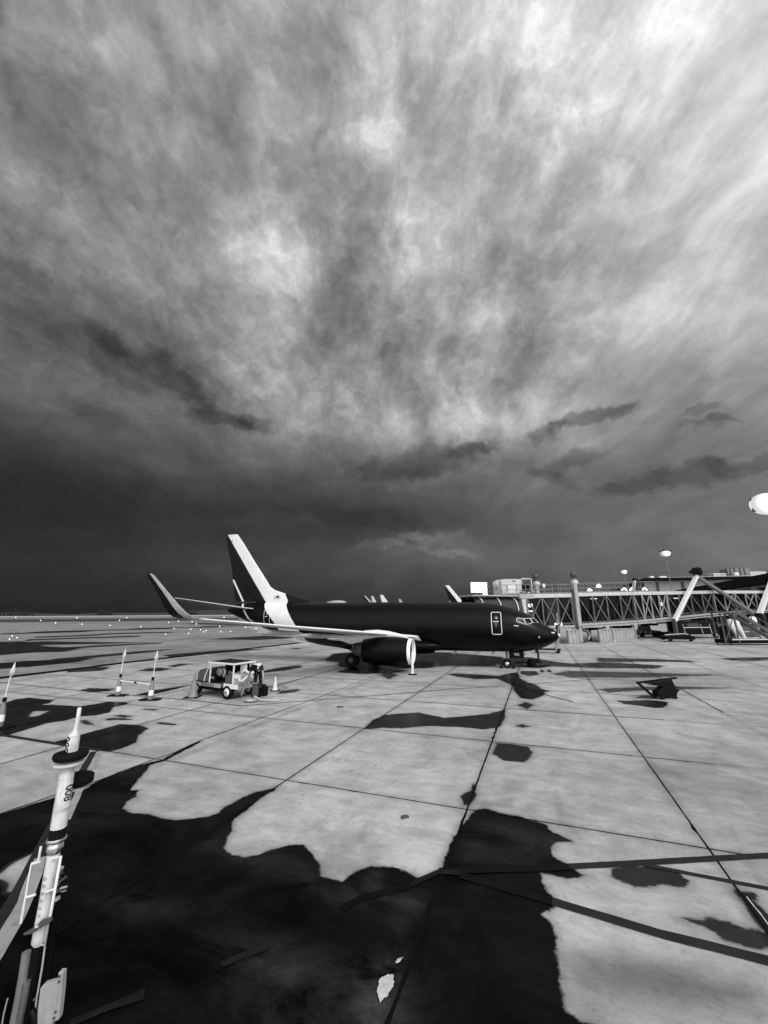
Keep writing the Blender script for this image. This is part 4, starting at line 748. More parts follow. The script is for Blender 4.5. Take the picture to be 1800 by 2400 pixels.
# ------------------------------------------------------------------ boarding bridge (local x along the bridge, y towards its far side)
BP, BA = Vector((28.26, 61.07, 0)), .38
ztop = pchip([-18,-9.4,-.3,1,20.7,40,62],[6.35,6.85,7.06,7.2,7.64,8.1,8.3]); zfl = pchip([-10,0,.8,12.4,20,32,49,62],[2.1,2.2,2.38,2.72,3.1,3.75,4.38,4.8])
br = thing('boarding_bridge', BP, 'long glazed truss boarding bridge with railed roof, cab and lift columns, right of the nose', 'boarding bridge', BA)
def tunnel(s0, s1, wid, bays, light=.0, nm='tunnel'):
    y0, y1 = 0, wid
    mb = MB()
    for y in (y0, y1):
        mb.bar((s0, y, ztop(s0)-.27), (s1, y, ztop(s1)-.27), .22, .52); 
    mb.box(((s0+s1)/2, wid/2, (ztop(s0)+ztop(s1))/2-.1), (s1-s0, wid-.1, .12), Matrix.Rotation(-math.atan2(ztop(s1)-ztop(s0), s1-s0), 3, 'Y'))
    t = mb.build(nm+'_roof', M['offwhite'], br)
    mb = MB()
    for y in (y0, y1): mb.bar((s0, y, zfl(s0)+.17), (s1, y, zfl(s1)+.17), .20, .30); mb.bar((s0, y-.09, zfl(s0)-.22), (s1, y-.09, zfl(s1)-.22), .24, .16)
    mb.build(nm+'_floor_beam', M['lgrey'], br)
    MB().box(((s0+s1)/2, wid/2, (zfl(s0)+zfl(s1))/2+.02), (s1-s0, wid-.3, .14), Matrix.Rotation(-math.atan2(zfl(s1)-zfl(s0), s1-s0), 3, 'Y')).build(nm+'_floor', M['dgrey'], br)
    fr, bk = MB(), MB(); S = [s0+(s1-s0)*k/bays for k in range(bays+1)]
    for k, s_ in enumerate(S):
        w = .14 if 0 < k < bays else .26
        fr.bar((s_, -.02, zfl(s_)+.3), (s_, -.02, ztop(s_)-.5), w); bk.bar((s_, wid-.2, zfl(s_)+.3), (s_, wid-.2, ztop(s_)-.5), .12)
        if k < bays:
            e = S[k+1]
            fr.bar((s_+.05, .02, ztop(s_)-.5), (e-.05, .02, zfl(e)+.3), .12); 
            if k % 2 or s0 < 0: fr.bar((s_+.05, .1, zfl(s_)+.3), (e-.05, .1, ztop(e)-.5), .11)
            bk.bar((s_, wid-.25, zfl(s_)+.3), (e, wid-.25, ztop(e)-.5), .12)
    fr.build(nm+'_truss', M['steelm'] if light else M['truss'], br); bk.build(nm+'_rear_truss', M['dgrey'], br)
    g = MB(); g.add([(s0, .16, zfl(s0)+.3), (s1, .16, zfl(s1)+.3), (s1, .16, ztop(s1)-.5), (s0, .16, ztop(s0)-.5)], [(0, 1, 2, 3)]); g.build(nm+'_glazing', M['glass'], br)
    r = MB(); r.add([(s0, wid-.05, zfl(s0)+.1), (s1, wid-.05, zfl(s1)+.1), (s1, wid-.05, ztop(s1)-.3), (s0, wid-.05, ztop(s0)-.3)], [(0, 1, 2, 3)]); r.build(nm+'_rear_wall', M['roofd'], br)
tunnel(-8.9, -.45, 3.6, 3, 0, 'inner_tunnel'); tunnel(.75, 12.6, 4.0, 4, 0, 'middle_tunnel'); tunnel(12.65, 20.6, 4.3, 4, 1, 'middle_tunnel'); tunnel(20.65, 33, 4.6, 4, 0, 'outer_tunnel'); tunnel(33.05, 62, 4.8, 9, 1, 'outer_tunnel')
# lift columns with motors
for s_, y in ((.15, -.28), (-2.9, 4.3)):
    c = MB().box((s_, y, 5.7), (.62, .5, 6.9)).build('lift_column', M['lgrey'], br, .03); MB().box((s_-.42, y+.1, 4.9), (.2, .3, 5.6)).build('column_rail', M['dgrey'], c)
    MB().box((s_, y, 1.15), (.44, .38, 2.3)).build('column_leg', M['lgrey'], c, .02); MB().box((s_, y, 2.3), (.72, .6, .16)).build('column_collar', M['grey'], c)
    MB().lathe([(.3, 9.15), (.33, 9.3), (.22, 9.35), (.22, 9.5), (.42, 9.55), (.44, 10.1), (.3, 10.2)], 14, (s_, y, 0)).build('lift_motor', M['dgrey'], c); MB().box((s_+.1, y, 8.75), (.95, .55, .5)).build('column_head', M['offwhite'], c, .03)
    MB().box((s_, y, .06), (1.0, .8, .12)).build('foot', M['dgrey'], c)
# cab with bellows canopy
MB().box((-9.3, 1.4, 4.45), (.75, 3.0, 4.6)).build('cab_post', M['offwhite'], br, .03); MB().box((-8.9, 1.4, 6.55), (2.4, 3.2, .55)).build('cab_fascia', M['lgrey'], br)
MB().box((-13.6, 1.8, 6.62), (8.4, 3.6, .16)).build('cab_roof', M['lgrey'], br)
rg = []
for k in range(19):
    s_ = -17.2+k*7.55/18; q = .12*(k % 2); rg.append([Vector((s_-.25*(1-math.cos(a)), 1.6-(2.1-q)*math.sin(a), 3.2+(3.25-q*.6)*math.cos(a)**.6*1.0)) for a in [math.pi*.5*i/8 for i in range(9)]])
MB().loft(rg, closed=False).build('canopy_bellows', M['bellows'], br)
for s_ in (-16.2, -13.4, -10.6): MB().tube([(s_-.25*(1-math.cos(a)), 1.55-2.16*math.sin(a), 3.2+3.32*math.cos(a)**.6) for a in [math.pi*.49*i/9 for i in range(10)]], .075, 6).build('canopy_rib', M['white'], br)
MB().box((-17.5, 1.4, 6.25), (.8, .5, .35)).build('bumper', M['black'], br); MB().box((-13.4, 3.5, 4.4), (7.8, .1, 4.2)).build('cab_rear_wall', M['roofd'], br); MB().box((-13.4, 1.8, 2.35), (7.6, 3.2, .3)).build('cab_floor', M['dgrey'], br)
# railing
rl = MB()
def zr(s_): return ztop(s_)+1.42+max(0, s_)*.014
for y in (.15, 3.5):
    for a, e in ((-13.6, -.5), (.7, 18.2)):
        rl.bar((a, y, zr(a)), (e, y, zr(e)), .07); rl.bar((a, y, ztop(a)+.75), (e, y, ztop(e)+.75), .06); rl.bar((a, y, ztop(a)+.12), (e, y, ztop(e)+.12), .05, .22)
        n_ = int((e-a)/1.55)
        for k in range(n_+1): s_ = a+(e-a)*k/n_; rl.bar((s_, y, ztop(s_)), (s_, y, zr(s_)), .07)
for s_ in (-13.6, 18.2): rl.bar((s_, .15, zr(s_)), (s_, 3.5, zr(s_)), .07); rl.bar((s_, .15, ztop(s_)+.75), (s_, 3.5, ztop(s_)+.75), .06)
rl.build('roof_railing', M['grey'], br)
MB().box((-5.4, .05, 8.15), (.42, .08, .5)).build('notice', M['white'], br)
ac = MB(); ac.prism([(-12.2, 6.75), (-12.2, 8.7), (-11.6, 9.0), (-8.7, 9.05), (-8.7, 6.75)], 2.0, Matrix.Translation((0, 1.9, 0))); ac = ac.build('roof_air_unit', M['offwhite'], br, .04)
MB().box((-10.0, .88, 8.75), (.5, .04, .2)).build('badge', M['grey'], ac); MB().box((-10.5, .87, 7.6), (1.3, .05, 1.1)).build('louvre_panel', M['white'], ac); MB().box((-12.3, 2.2, 8.3), (.2, .9, .7)).build('intake', M['white'], ac)
fr = MB(); 
for p, q in (((-8.6,.9,9.15),(-6.9,.9,9.15)), ((-6.9,.9,9.15),(-6.9,.9,6.9)), ((-8.6,2.9,9.15),(-6.9,2.9,9.15)), ((-6.9,2.9,9.15),(-6.9,2.9,6.9)), ((-6.9,.9,9.15),(-6.9,2.9,9.15))): fr.bar(p, q, .13)
fr.build('unit_guard_frame', M['offwhite'], br); MB().box((-7.9, 1.9, 7.75), (.55, 1.2, 1.3)).box((-7.2, 1.9, 7.75), (.4, 1.2, 1.3)).build('condenser', M['black'], br)
for k in range(8): MB().box((-9.2+.42*k, .5, 7.15+.06*(k % 3)), (.25, .3, .16)).build('roof_fitting', M['white' if k % 2 else 'dgrey'], br)
# lights and screens seen through the glazing
for s_, z, w, h in ((-8.1, 5.75, 1.25, 1.1), (-7.0, 5.35, .55, .5), (-6.45, 5.35, .5, .5), (-6.9, 4.55, 1.3, .18), (-3.4, 2.65, .65, .42), (-2.65, 2.7, .6, .45), (6.2, 6.4, 1.3, .14), (26.0, 6.6, 1.3, .16), (22.0, 5.6, .5, .6)):
    MB().box((s_, 1.9 if z > 3 else .45, z), (w, .12, h)).build('interior_light', M['lampdim'], br)
MB().box((-2.6, 2.2, 4.6), (1.4, .2, 4.1)).build('interior_partition', M['dgrey'], br); MB().box((-6.4, 2.6, 3.9), (1.6, .5, 1.4)).build('interior_counter', M['grey'], br)
# underside machinery
for k in range(16):
    s_ = 1.6+k*2.1; MB().box((s_, 1.5, zfl(s_)-.55-.1*(k % 3)), (1.3, .9, .35+.1*(k % 2))).build('underfloor_duct', M['black' if k % 3 else 'grey'], br, .03)
for s_ in (5.9, 12.0): MB().box((s_, -.05, zfl(s_)-.5), (.7, .4, .75)).build('bracket', M['lgrey'], br, .05)
# wheels and drive frame of the bridge beyond the column
MB().box((4.9, 2.4, 1.05), (.4, .4, 2.1)).build('drive_leg', M['black'], br); MB().box((22.3, 1.5, 1.7), (.5, .5, 3.0)).build('drive_leg', M['dgrey'], br)
MB().box((22.3, 1.4, .75), (5.4, 1.3, .55)).build('drive_frame', M['blackp'], br, .05)
for s_ in (20.6, 24.0):
    for y in (.6, 2.2): MB().lathe([(.25, -.2), (.55, -.24), (.6, 0), (.55, .24), (.25, .2)], 22, (s_, y, .6), 'y').build('drive_wheel', M['rubber'], br)
MB().tube([(1.9, 1.2, 1.9), (2.8, .8, 1.6), (3.1, .7, .9), (2.4, .6, .35)], .28, 12).build('air_duct', M['grey'], br)
# big white braces standing in front of the bridge
def brace(s0, z0, s1, z1, y, w, m, par): return MB().bar((s0, y, z0), (s1, y, z1), w, w).build('brace_arm', M[m], par)
b1 = thing('brace_frame', Vector((28.26, 61.07, 0))+Vector((math.cos(BA), math.sin(BA), 0))*20.2, 'tall A-shaped brace of thick white and grey arms crossing the bridge, black head on top', 'brace frame', BA)
MB().bar((-.1, -1.0, 2.9), (7.85, -1.0, 10.45), .52).build('brace_arm', M['white'], b1); MB().bar((8.3, -.8, 10.2), (23.2, -.8, 3.5), .5).build('brace_arm', M['grey'], b1)
MB().lathe([(.2, -.5), (.7, -.5), (.75, 0), (.7, .5), (.2, .5)], 16, (8.0, -1, 11.1), 'y').build('head_pulley', M['black'], b1); MB().box((7.0, -1, 10.95), (1.5, .5, .5)).build('head_motor', M['black'], b1, .05); MB().box((-.2, -1.0, 1.6), (.45, .5, 3.2)).build('brace_leg', M['dgrey'], b1); MB().box((23.4, -.8, 2.1), (.5, .5, 4.2)).build('brace_leg', M['blackp'], b1)
b2 = thing('brace_frame', Vector((28.26, 61.07, 0))+Vector((math.cos(BA), math.sin(BA), 0))*43.6, 'thick white slanting brace at the far right, rising from a black joint', 'brace frame', BA)
MB().bar((-.4, -1.3, 3.7), (8.6, -1.3, 12.2), .66).build('brace_arm', M['white'], b2); MB().box((-.7, -1.3, 3.3), (1.3, .8, 1.3)).build('joint', M['black'], b2, .08); MB().box((-.6, -1.3, 1.3), (.5, .5, 2.7)).build('brace_leg', M['blackp'], b2); MB().lathe([(.2, -.5), (.7, -.5), (.7, .5), (.2, .5)], 14, (8.9, -1.3, 12.8), 'y').build('head_pulley', M['black'], b2)
b3 = thing('roof_davit', Vector((28.26, 61.07, 0))+Vector((math.cos(BA), math.sin(BA), 0))*21.0, 'small davit with black cap standing on the bridge roof left of the tall brace', 'davit', BA)
MB().bar((0, 6, 8), (.7, 6, 9.9), .35).build('arm', M['white'], b3); MB().bar((.9, 6, 9.9), (2.3, 6, 8.1), .14).build('stay', M['dgrey'], b3); MB().box((.8, 6, 10.1), (.9, .5, .4)).build('cap', M['black'], b3, .05)
for v in b3.children: v.location.z = 0

# ------------------------------------------------------------------ corrugated steel screens with striped skirts
def screen(s0, s1, z1, label, y=-.6):
    t = thing('corrugated_screen', BP+Vector((math.cos(BA), math.sin(BA), 0))*s0+Vector((-math.sin(BA), math.cos(BA), 0))*y, label, 'steel screen', BA)
    L = s1-s0; mb = MB(); n_ = int(L/.17); vs = []
    for k in range(n_+1): vs.append((k*L/n_, -.12 if k % 4 in (1, 2) else .10))
    top = [Vector((x, y_, z1)) for x, y_ in vs]; bot = [Vector((x, y_, .25)) for x, y_ in vs]; mb.loft([bot, top], closed=False, smooth=False); mb.box((L/2, .2, (z1+.25)/2), (L, .25, z1-.3)); mb.build('corrugated_panel', M['lgrey'], t)
    f = MB()
    for x in [0, L]+([L*.37, L*.7] if L > 4 else []): f.box((x, -.04, (z1+.1)/2), (.13, .2, z1))
    f.box((L/2, -.04, z1), (L+.13, .22, .1)); f.build('frame', M['lgrey'], t)
    a, b_ = MB(), MB(); n_ = int(L/.16)
    for k in range(n_): (a if k % 2 else b_).box(((k+.5)*L/n_, -.10, .14), (L/n_, .05, .2), Matrix.Rotation(.5, 3, 'Y'))
    a.build('dark_stripes', M['black'], t); b_.build('pale_stripes', M['white'], t); return t
screen(-2.5, -.5, 1.8, 'narrow corrugated steel screen between nose hose and lift column')
screen(3.5, 11.1, 1.85, 'wide corrugated steel screen with striped foot under the bridge')
# ------------------------------------------------------------------ pre-conditioned air hose and stand by the nose
p = G(1313, 1531); hs = thing('air_hose', (p.x, p.y, 0), 'pale ribbed air hose hanging beside the nose down to the ground', 'hose')
pts = [Vector((.25, .3, 2.9)), Vector((.12, .2, 2.3)), Vector((0, 0, 1.7)), Vector((-.35, -.3, 1.0)), Vector((-.6, -.5, .45)), Vector((-.75, -.6, .14))]
fin_ = []; 
for a, e in zip(pts[:-1], pts[1:]): fin_ += [a.lerp(e, q/8) for q in range(8)]
MB().tube(fin_, [.12 if k % 2 else .08 for k in range(len(fin_))], 12).build('hose', M['grey'], hs); MB().box((.22, .45, 2.55), (.3, .3, .9)).build('hose_coupling', M['black'], hs)
p = G(1292, 1533); ct = thing('nose_dolly', (p.x, p.y+1.0, 0), 'low dark ladder-like dolly with mesh frame in front of the nose', 'dolly', -.3)
mb = MB()
for k in range(6): mb.bar((-1.2+.45*k, 0, .5), (-.9+.45*k, 0, 1.35), .04); mb.bar((-.9+.45*k, 0, .5), (-1.2+.45*k, 0, 1.35), .04)
for z in (.5, .9, 1.35): mb.bar((-1.4, 0, z), (1.4, 0, z+.1), .05)
mb.build('mesh_frame', M['lgrey'], ct); MB().box((0, .3, .4), (2.8, .9, .12)).build('bed', M['blackp'], ct)
for x in (-1.1, 1.1): MB().lathe([(.05, -.06), (.2, -.06), (.2, .06), (.05, .06)], 14, (x, -.1, .2), 'y').build('castor', M['rubber'], ct)
p = G(1240, 1562); gp = thing('tow_head', (p.x, p.y, 0), 'black tow head with small wheels on the ground ahead of the nose wheel', 'tow head', .1)
MB().tube([(-1.2, 0, .35), (.6, 0, .32), (1.2, 0, .3)], .07).build('bar', M['blackp'], gp); MB().box((.5, 0, .45), (.8, .5, .35)).build('head', M['blackp'], gp, .05); MB().box((.9, 0, .8), (.06, .3, .9)).build('handle', M['dgrey'], gp)
for x, y in ((.2, -.35), (.2, .35)): MB().lathe([(.08, -.07), (.24, -.08), (.26, 0), (.24, .08), (.08, .07)], 18, (x, y, .26), 'y').build('wheel', M['rubber'], gp)
for k in range(5): MB().tube([(-.8+.5*k, -.3, .03), (-.5+.5*k, .2, .06), (-.2+.5*k, -.2, .03)], .04, 6).build('strap', M['black'], gp)
p = G(1280, 1575); ck = thing('wheel_chocks', (p.x, p.y, 0), 'pair of grey wheel chocks joined by a cord right of the nose wheel', 'chocks')
for x in (-.28, .28): MB().prism([(-.09, 0), (.09, 0), (.03, .15), (-.03, .15)], .55, Matrix.Translation((x, 0, 0))).build('chock', M['dgrey'], ck)
MB().bar((-.28, .26, .06), (.28, .26, .06), .03).build('cord', M['grey'], ck)
for q, (x, y) in enumerate(((3.72, 0), (4.7, 0))):
    o_ = PO+ax_*x; c = tag(MB().prism([(-.14, 0), (.14, 0), (.04, .18), (-.04, .18)], .8, Matrix.Translation((0, 0, 0))).build('wheel_chock', M['black'], None), ['black chock wedged against the front of the nose wheel', 'black chock wedged behind the nose wheel'][q], 'chock'); c.location = (o_.x, o_.y, 0); c.rotation_euler.z = HD
# ------------------------------------------------------------------ black slanted equipment right of the centre
p = G(1540, 1637); eq = thing('folded_belt_stand', (p.x, p.y, 0), 'black slanted piece of ramp equipment standing alone on the pale concrete at right', 'ramp equipment', .15)
MB().bar((-.15, 0, .1), (-1.0, 0, 1.30), .13, .12).build('front_arm', M['blackp'], eq); MB().bar((-1.08, 0, 1.30), (1.35, 0, 1.58), .10, .13).build('top_rail', M['blackp'], eq)
MB().prism([(.25, .12), (1.02, .12), (1.12, .5), (1.3, .62), (1.05, .8), (.9, 1.55), (.1, 1.42), (-.75, 1.3), (-.4, 1.15), (.35, .95), (-.05, .62), (-.1, .3)], .42).build('body', M['blackp'], eq, .04)
MB().tube([(1.0, .2, .45), (1.5, .2, .55)], .06).build('tow_eye', M['blackp'], eq)
eq.scale = (1, 1, .62)
for x, y in ((.1, -.25), (.1, .25), (.85, -.25), (.85, .25)): MB().lathe([(.05, -.05), (.12, -.05), (.12, .05), (.05, .05)], 14, (x, y, .12), 'y').build('wheel', M['rubber'], eq)

# ------------------------------------------------------------------ ground vehicles under the bridge, far right
def LV(u, y): r = ray(u, 1490); return Vector((r.x*y/r.y, y, 0))
p = LV(1512, 74); tg = thing('baggage_tug', p, 'dark low tug half hidden behind the corrugated screen', 'tug', .2)
MB().prism([(-2, .4), (-2, 1.1), (-.8, 1.15), (-.6, 1.9), (.6, 1.9), (.8, 1.2), (2, 1.1), (2, .4)], 1.5).build('body', M['dgrey'], tg, .05)
for x in (-1.3, 1.3): MB().lathe([(.1, -.9), (.42, -.9), (.42, -.6), (.1, -.6)], 18, (x, 0, .42), 'y').build('wheel', M['rubber'], tg)
for k in range(4): MB().box((-1.5+k, -.78, .85), (.3, .05, .2)).build('light_panel', M['offwhite'], tg)
p = LV(1622, 70); vn = thing('dark_service_van', p, 'dark service van with pale sill line and rounded door frames under the bridge', 'van', .15)
MB().prism([(-3.2, .45), (-3.2, 2.5), (-2.9, 2.7), (3.6, 2.75), (4.2, 2.3), (4.9, 1.4), (5.0, .5)], 2.0).build('body', M['blackp'], vn, .1)
MB().box((.2, -1.02, 1.75), (5.2, .05, .08)).build('side_trim', M['white'], vn); MB().box((-.2, -1.02, .55), (6, .06, .1)).build('sill', M['offwhite'], vn)
for x in (-2.4, .9, 2.6): MB().tube([(x, -1.03, 2.3), (x+.1, -1.04, 1.4), (x+.25, -1.04, .7)], .07, 8).build('door_frame', M['lgrey'], vn)
for x in (-1.9, 3.6): w_ = MB().lathe([(.2, -1.05), (.5, -1.05), (.52, -.8), (.2, -.8)], 22, (x, 0, .5), 'y').build('wheel', M['rubber'], vn); MB().lathe([(.02, -1.07), (.26, -1.07), (.28, -1.0)], 16, (x, 0, .5), 'y').build('rim', M['lgrey'], w_)
MB().box((-.5, -1.03, 2.1), (2.2, .05, .6)).build('side_window', M['glass'], vn)
p = LV(1583, 63); bl = thing('belt_loader', p, 'low black loader with a pale top edge under the left foot of the tall brace', 'loader', .1)
MB().prism([(-2.0, .25), (-2.2, .8), (1.8, .95), (2.6, .7), (2.6, .25)], 1.3).build('body', M['blackp'], bl, .05); MB().bar((-2.2, -.6, 1.0), (1.2, -.6, 1.15), .1).build('belt_edge', M['offwhite'], bl); MB().bar((-2.4, -.7, .3), (2.2, -.7, .22), .08).build('bumper_rail', M['lgrey'], bl)
for x in (-1.5, 1.8): MB().lathe([(.05, -.75), (.3, -.75), (.3, -.5), (.05, -.5)], 16, (x, 0, .3), 'y').build('wheel', M['rubber'], bl)
p = LV(1718, 60); bc = thing('covered_baggage_cart', p, 'baggage cart with bright pale tarpaulins gathered at its front and a black hood', 'baggage cart', .1)
MB().prism([(-1.9, .1), (-1.75, 1.0), (-1.6, 2.0), (-1.2, 2.5), (-.7, 1.4), (-.35, .1)], .8).build('hood', M['black'], bc, .1)
for x0 in (-.6, .35):
    rg = []
    for z, w, dx in ((3.25, .42, -.25), (2.4, .42, -.1), (1.6, .3, .25), (.9, .22, .5), (.5, .3, .6)): rg.append([Vector((x0+dx+w*math.cos(a)*(1+.12*math.sin(5*a)), -.8+.2*math.sin(a), z)) for a in [2*math.pi*k/20 for k in range(20)]])
    MB().loft(rg).build('tarpaulin', M['tarp'], bc)
MB().box((1.9, 0, .6), (4.6, 1.5, .18)).build('bed', M['offwhite'], bc); MB().box((1.9, .3, 1.4), (3.6, .9, 1.3)).build('load', M['dgrey'], bc, .1); MB().box((1.6, -.6, 1.5), (.9, .3, .15)).build('bag', M['lgrey'], bc, .05)
for x in (.3, 3.4): MB().lathe([(.05, -.85), (.3, -.85), (.3, -.6), (.05, -.6)], 16, (x, 0, .3), 'y').build('wheel', M['rubber'], bc)
MB().bar((3.1, -.9, 2.4), (3.6, -.9, .1), .22).build('drawbar', M['lgrey'], bc)
p = LV(1772, 63); dt = thing('white_domed_tank', p, 'bright white rounded tank behind the dark stairs at the right edge', 'tank')
MB().lathe([(.5, 2.5), (.5, 3.1), (.42, 3.4), (.2, 3.55), (.01, 3.57)], 20).build('tank', M['white'], dt); MB().box((0, 0, 1.25), (.9, .9, 2.5)).build('plinth', M['dgrey'], dt)
p = LV(1800, 56); stt = thing('passenger_stairs', p, 'dark steep access stairs with handrails at the right edge', 'stairs', 0)
fr = MB()
for y in (-.8, .8):
    fr.bar((-4.3, y, 4.3), (1.6, y, .3), .16, .4); fr.bar((-4.3, y, 5.3), (1.6, y, 1.3), .08)
    for k in range(7): x = -4.3+k*.95; fr.bar((x, y, 4.3-k*.65), (x, y, 5.3-k*.65), .06)
fr.build('stringer_and_rail', M['dgrey'], stt); mb = MB()
for k in range(18): mb.box((-4.1+k*.33, 0, 4.2-k*.225), (.3, 1.5, .05))
mb.build('treads', M['grey'], stt); MB().box((-5.6, 0, 4.2), (2.6, 1.8, .16)).build('landing', M['dgrey'], stt); MB().box((-4.6, -.7, 2.1), (.14, .14, 4.1)).box((-6.4, -.7, 2.1), (.14, .14, 4.1)).box((-4.6, .7, 2.1), (.14, .14, 4.1)).box((-6.4, .7, 2.1), (.14, .14, 4.1)).bar((-6.4, -.7, .4), (-4.6, -.7, 3.9), .08).build('support', M['dgrey'], stt); MB().box((-2.5, .2, .5), (8, 1.6, .5)).build('base_frame', M['black'], stt)
MB().box((-2.9, -.9, .75), (5.5, .08, .14)).build('base_rail', M['offwhite'], stt)

# ------------------------------------------------------------------ terminal buildings beyond the bridge
def wallbox(mb, a, b_, z0, z1, th=.4):
    d = (b_-a).normalized(); nrm = Vector((-d.y, d.x, 0)); c = (a+b_)/2; mb.box((c.x, c.y, (z0+z1)/2), ((b_-a).length, th, z1-z0), Matrix((d, nrm, Vector((0, 0, 1)))).transposed())
def onz(u, v, z): return G(u, v, z)
ZM = 21.0; A_ = onz(1508, 1357, ZM); B_ = onz(1860, 1350, ZM); C_ = onz(1430, 1388, ZM); A_.z = B_.z = C_.z = 0
tm = thing('terminal_building', (0, 0, 0), 'large pale panelled terminal hall with dark eaves and roof plant, behind the bridge', 'terminal')
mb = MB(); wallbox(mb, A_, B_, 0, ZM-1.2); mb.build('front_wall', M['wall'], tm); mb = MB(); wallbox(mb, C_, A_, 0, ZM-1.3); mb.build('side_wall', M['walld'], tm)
D_ = B_+(C_-A_); mb = MB(); mb.add([Vector((p.x, p.y, z)) for z in (ZM-.9, ZM+.2) for p in (A_+Vector((-2, -4, 0)), B_+Vector((0, -4, 0)), D_, C_+Vector((-4, 0, 0)))], [(0,1,2,3),(4,5,6,7),(0,1,5,4),(1,2,6,5),(2,3,7,6),(3,0,4,7)]); mb.build('roof', M['roofd'], tm)
mb = MB(); d = (B_-A_).normalized()
for k in range(12): q = A_+d*(6+k*12); mb.box((q.x, q.y-.5, ZM/2-1), (1.1, .6, ZM-2))
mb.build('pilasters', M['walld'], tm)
mb = MB(); d2 = (C_-A_)
for k in range(9): q = A_+d2*((k+.5)/9); mb.box((q.x-.6, q.y-.6, ZM-4.5), (.5, 6, 3.2))
mb.build('side_windows', M['lampdim'] if False else M['grey'], tm)
for (u0, u1, z0, z1, dy, m) in ((1700, 1755, ZM+.3, ZM+5.5, 6, 'grey'), (1668, 1704, ZM+.8, ZM+3.2, 6.5, 'offwhite'), (1752, 1792, ZM+1.2, ZM+4., 6.5, 'offwhite'), (1718, 1728, ZM+1.5, ZM+3.3, 3, 'white'), (1713, 1756, ZM-.2, ZM+.3, 2, 'white')):
    r0, r1 = ray(u0, 1350), ray(u1, 1350); y = A_.y-1+dy; a, b_ = r0.x/r0.y*y, r1.x/r1.y*y
    MB().box(((a+b_)/2, y+1, (z0+z1)/2), (b_-a, 5, z1-z0)).build('roof_plant' if m == 'grey' else 'roof_duct', M[m], tm, .3)
for u in (1704, 1712, 1722, 1735, 1745):
    r0 = ray(u, 1340); y = A_.y+1; MB().box((r0.x/r0.y*y, y, ZM+3), (.5, .5, 5.4)).build('plant_pipe', M['dgrey'], tm)
for u, w in ((1526, 9), (1552, 16)):
    r0 = ray(u, 1352); y = A_.y; MB().box((r0.x/r0.y*y, y, ZM+.9), (w*.22, 2, 1.0)).build('skylight', M['white'], tm, .2)
mb = MB(); wallbox(mb, A_+Vector((8, -4.3, 0)), B_+Vector((0, -4.3, 0)), ZM+.05, ZM+.4, .4); mb.build('roof_edge_flashing', M['white'], tm)
for u in (1403, 1382, 1463, 1482, 1511):
    p = AY(u, {1403: 1373, 1382: 1383}.get(u, 1383), 150)
    l = thing('yard_light', (p.x, p.y, 0), {1403: 'small round lamp above the bridge railing, the higher of two in open sky', 1382: 'small round lamp above the bridge railing, the lower of two in open sky', 1463: 'arched lamp under the terminal eaves, leftmost of three', 1482: 'arched lamp under the terminal eaves, middle of three', 1511: 'arched lamp under the terminal eaves, rightmost of three'}[u], 'lamp')
    if u < 1450: MB().lathe([(.05, p.z-.7), (.75, p.z-.5), (.85, p.z), (.4, p.z+.5), (.05, p.z+.7)], 14).build('lamp', M['lamp'], l)
    else: MB().tube([(-.9, 0, p.z-1.2), (-.7, 0, p.z+.2), (0, 0, p.z+.8), (.8, 0, p.z), (1.0, 0, p.z-1)], .32, 8).build('lamp', M['lampdim'], l)
    MB().tube([(0, 0, 0), (0, 0, p.z-.5)], .14, 8).build('pole', M['dgrey'], l)
ZW = 13.2; E_ = onz(1562, 1388, ZW); F_ = onz(1800, 1343, ZW); E_.z = F_.z = 0; d = (F_-E_).normalized(); F2 = F_+d*30
tw = thing('concourse_wing', (0, 0, 0), 'long low concourse wing with overhanging black roof, running towards the right edge', 'terminal')
nb = Vector((-d.y, d.x, 0)); nb = nb if nb.x > 0 else -nb
mb = MB(); mb.add([Vector((p.x, p.y, z)) for z in (ZW-2.2, ZW) for p in (E_, F2, F2+nb*40, E_+nb*40)], [(0,1,2,3),(4,5,6,7),(0,1,5,4),(1,2,6,5),(2,3,7,6),(3,0,4,7)]); mb.build('roof', M['roofd'], tw)
mb = MB(); wallbox(mb, E_+nb*3, F2+nb*3, 0, ZW-2.3, .4); mb.build('wall', M['wall'], tw); L = (F2-E_).length; mb, m2 = MB(), MB(); k = 0; q = 4.0
while q < L:
    p = E_+d*q+nb*2.6; R = Matrix((d, Vector((-d.y, d.x, 0)), Vector((0, 0, 1)))).transposed()
    if k % 3 != 2: mb.box((p.x, p.y, 8.6), (4.6, .3, 3.2), R); 
    mb.box((p.x, p.y, 2.2), (4.2, .3, 3.4), R); m2.box((p.x+2.7*d.x, p.y+2.7*d.y, 5.4), (.35, .5, 10.6), R); q += 6.4; k += 1
mb.build('windows', M['roofd'], tw); m2.build('columns', M['grey'], tw)
mb = MB()
for k in range(14): p0, p1 = E_+nb*2.75, F2+nb*2.75; wallbox(mb, p0, p1, .4+k*.42, .46+k*.42, .1)
mb.build('siding_lines', M['walld'], tw)

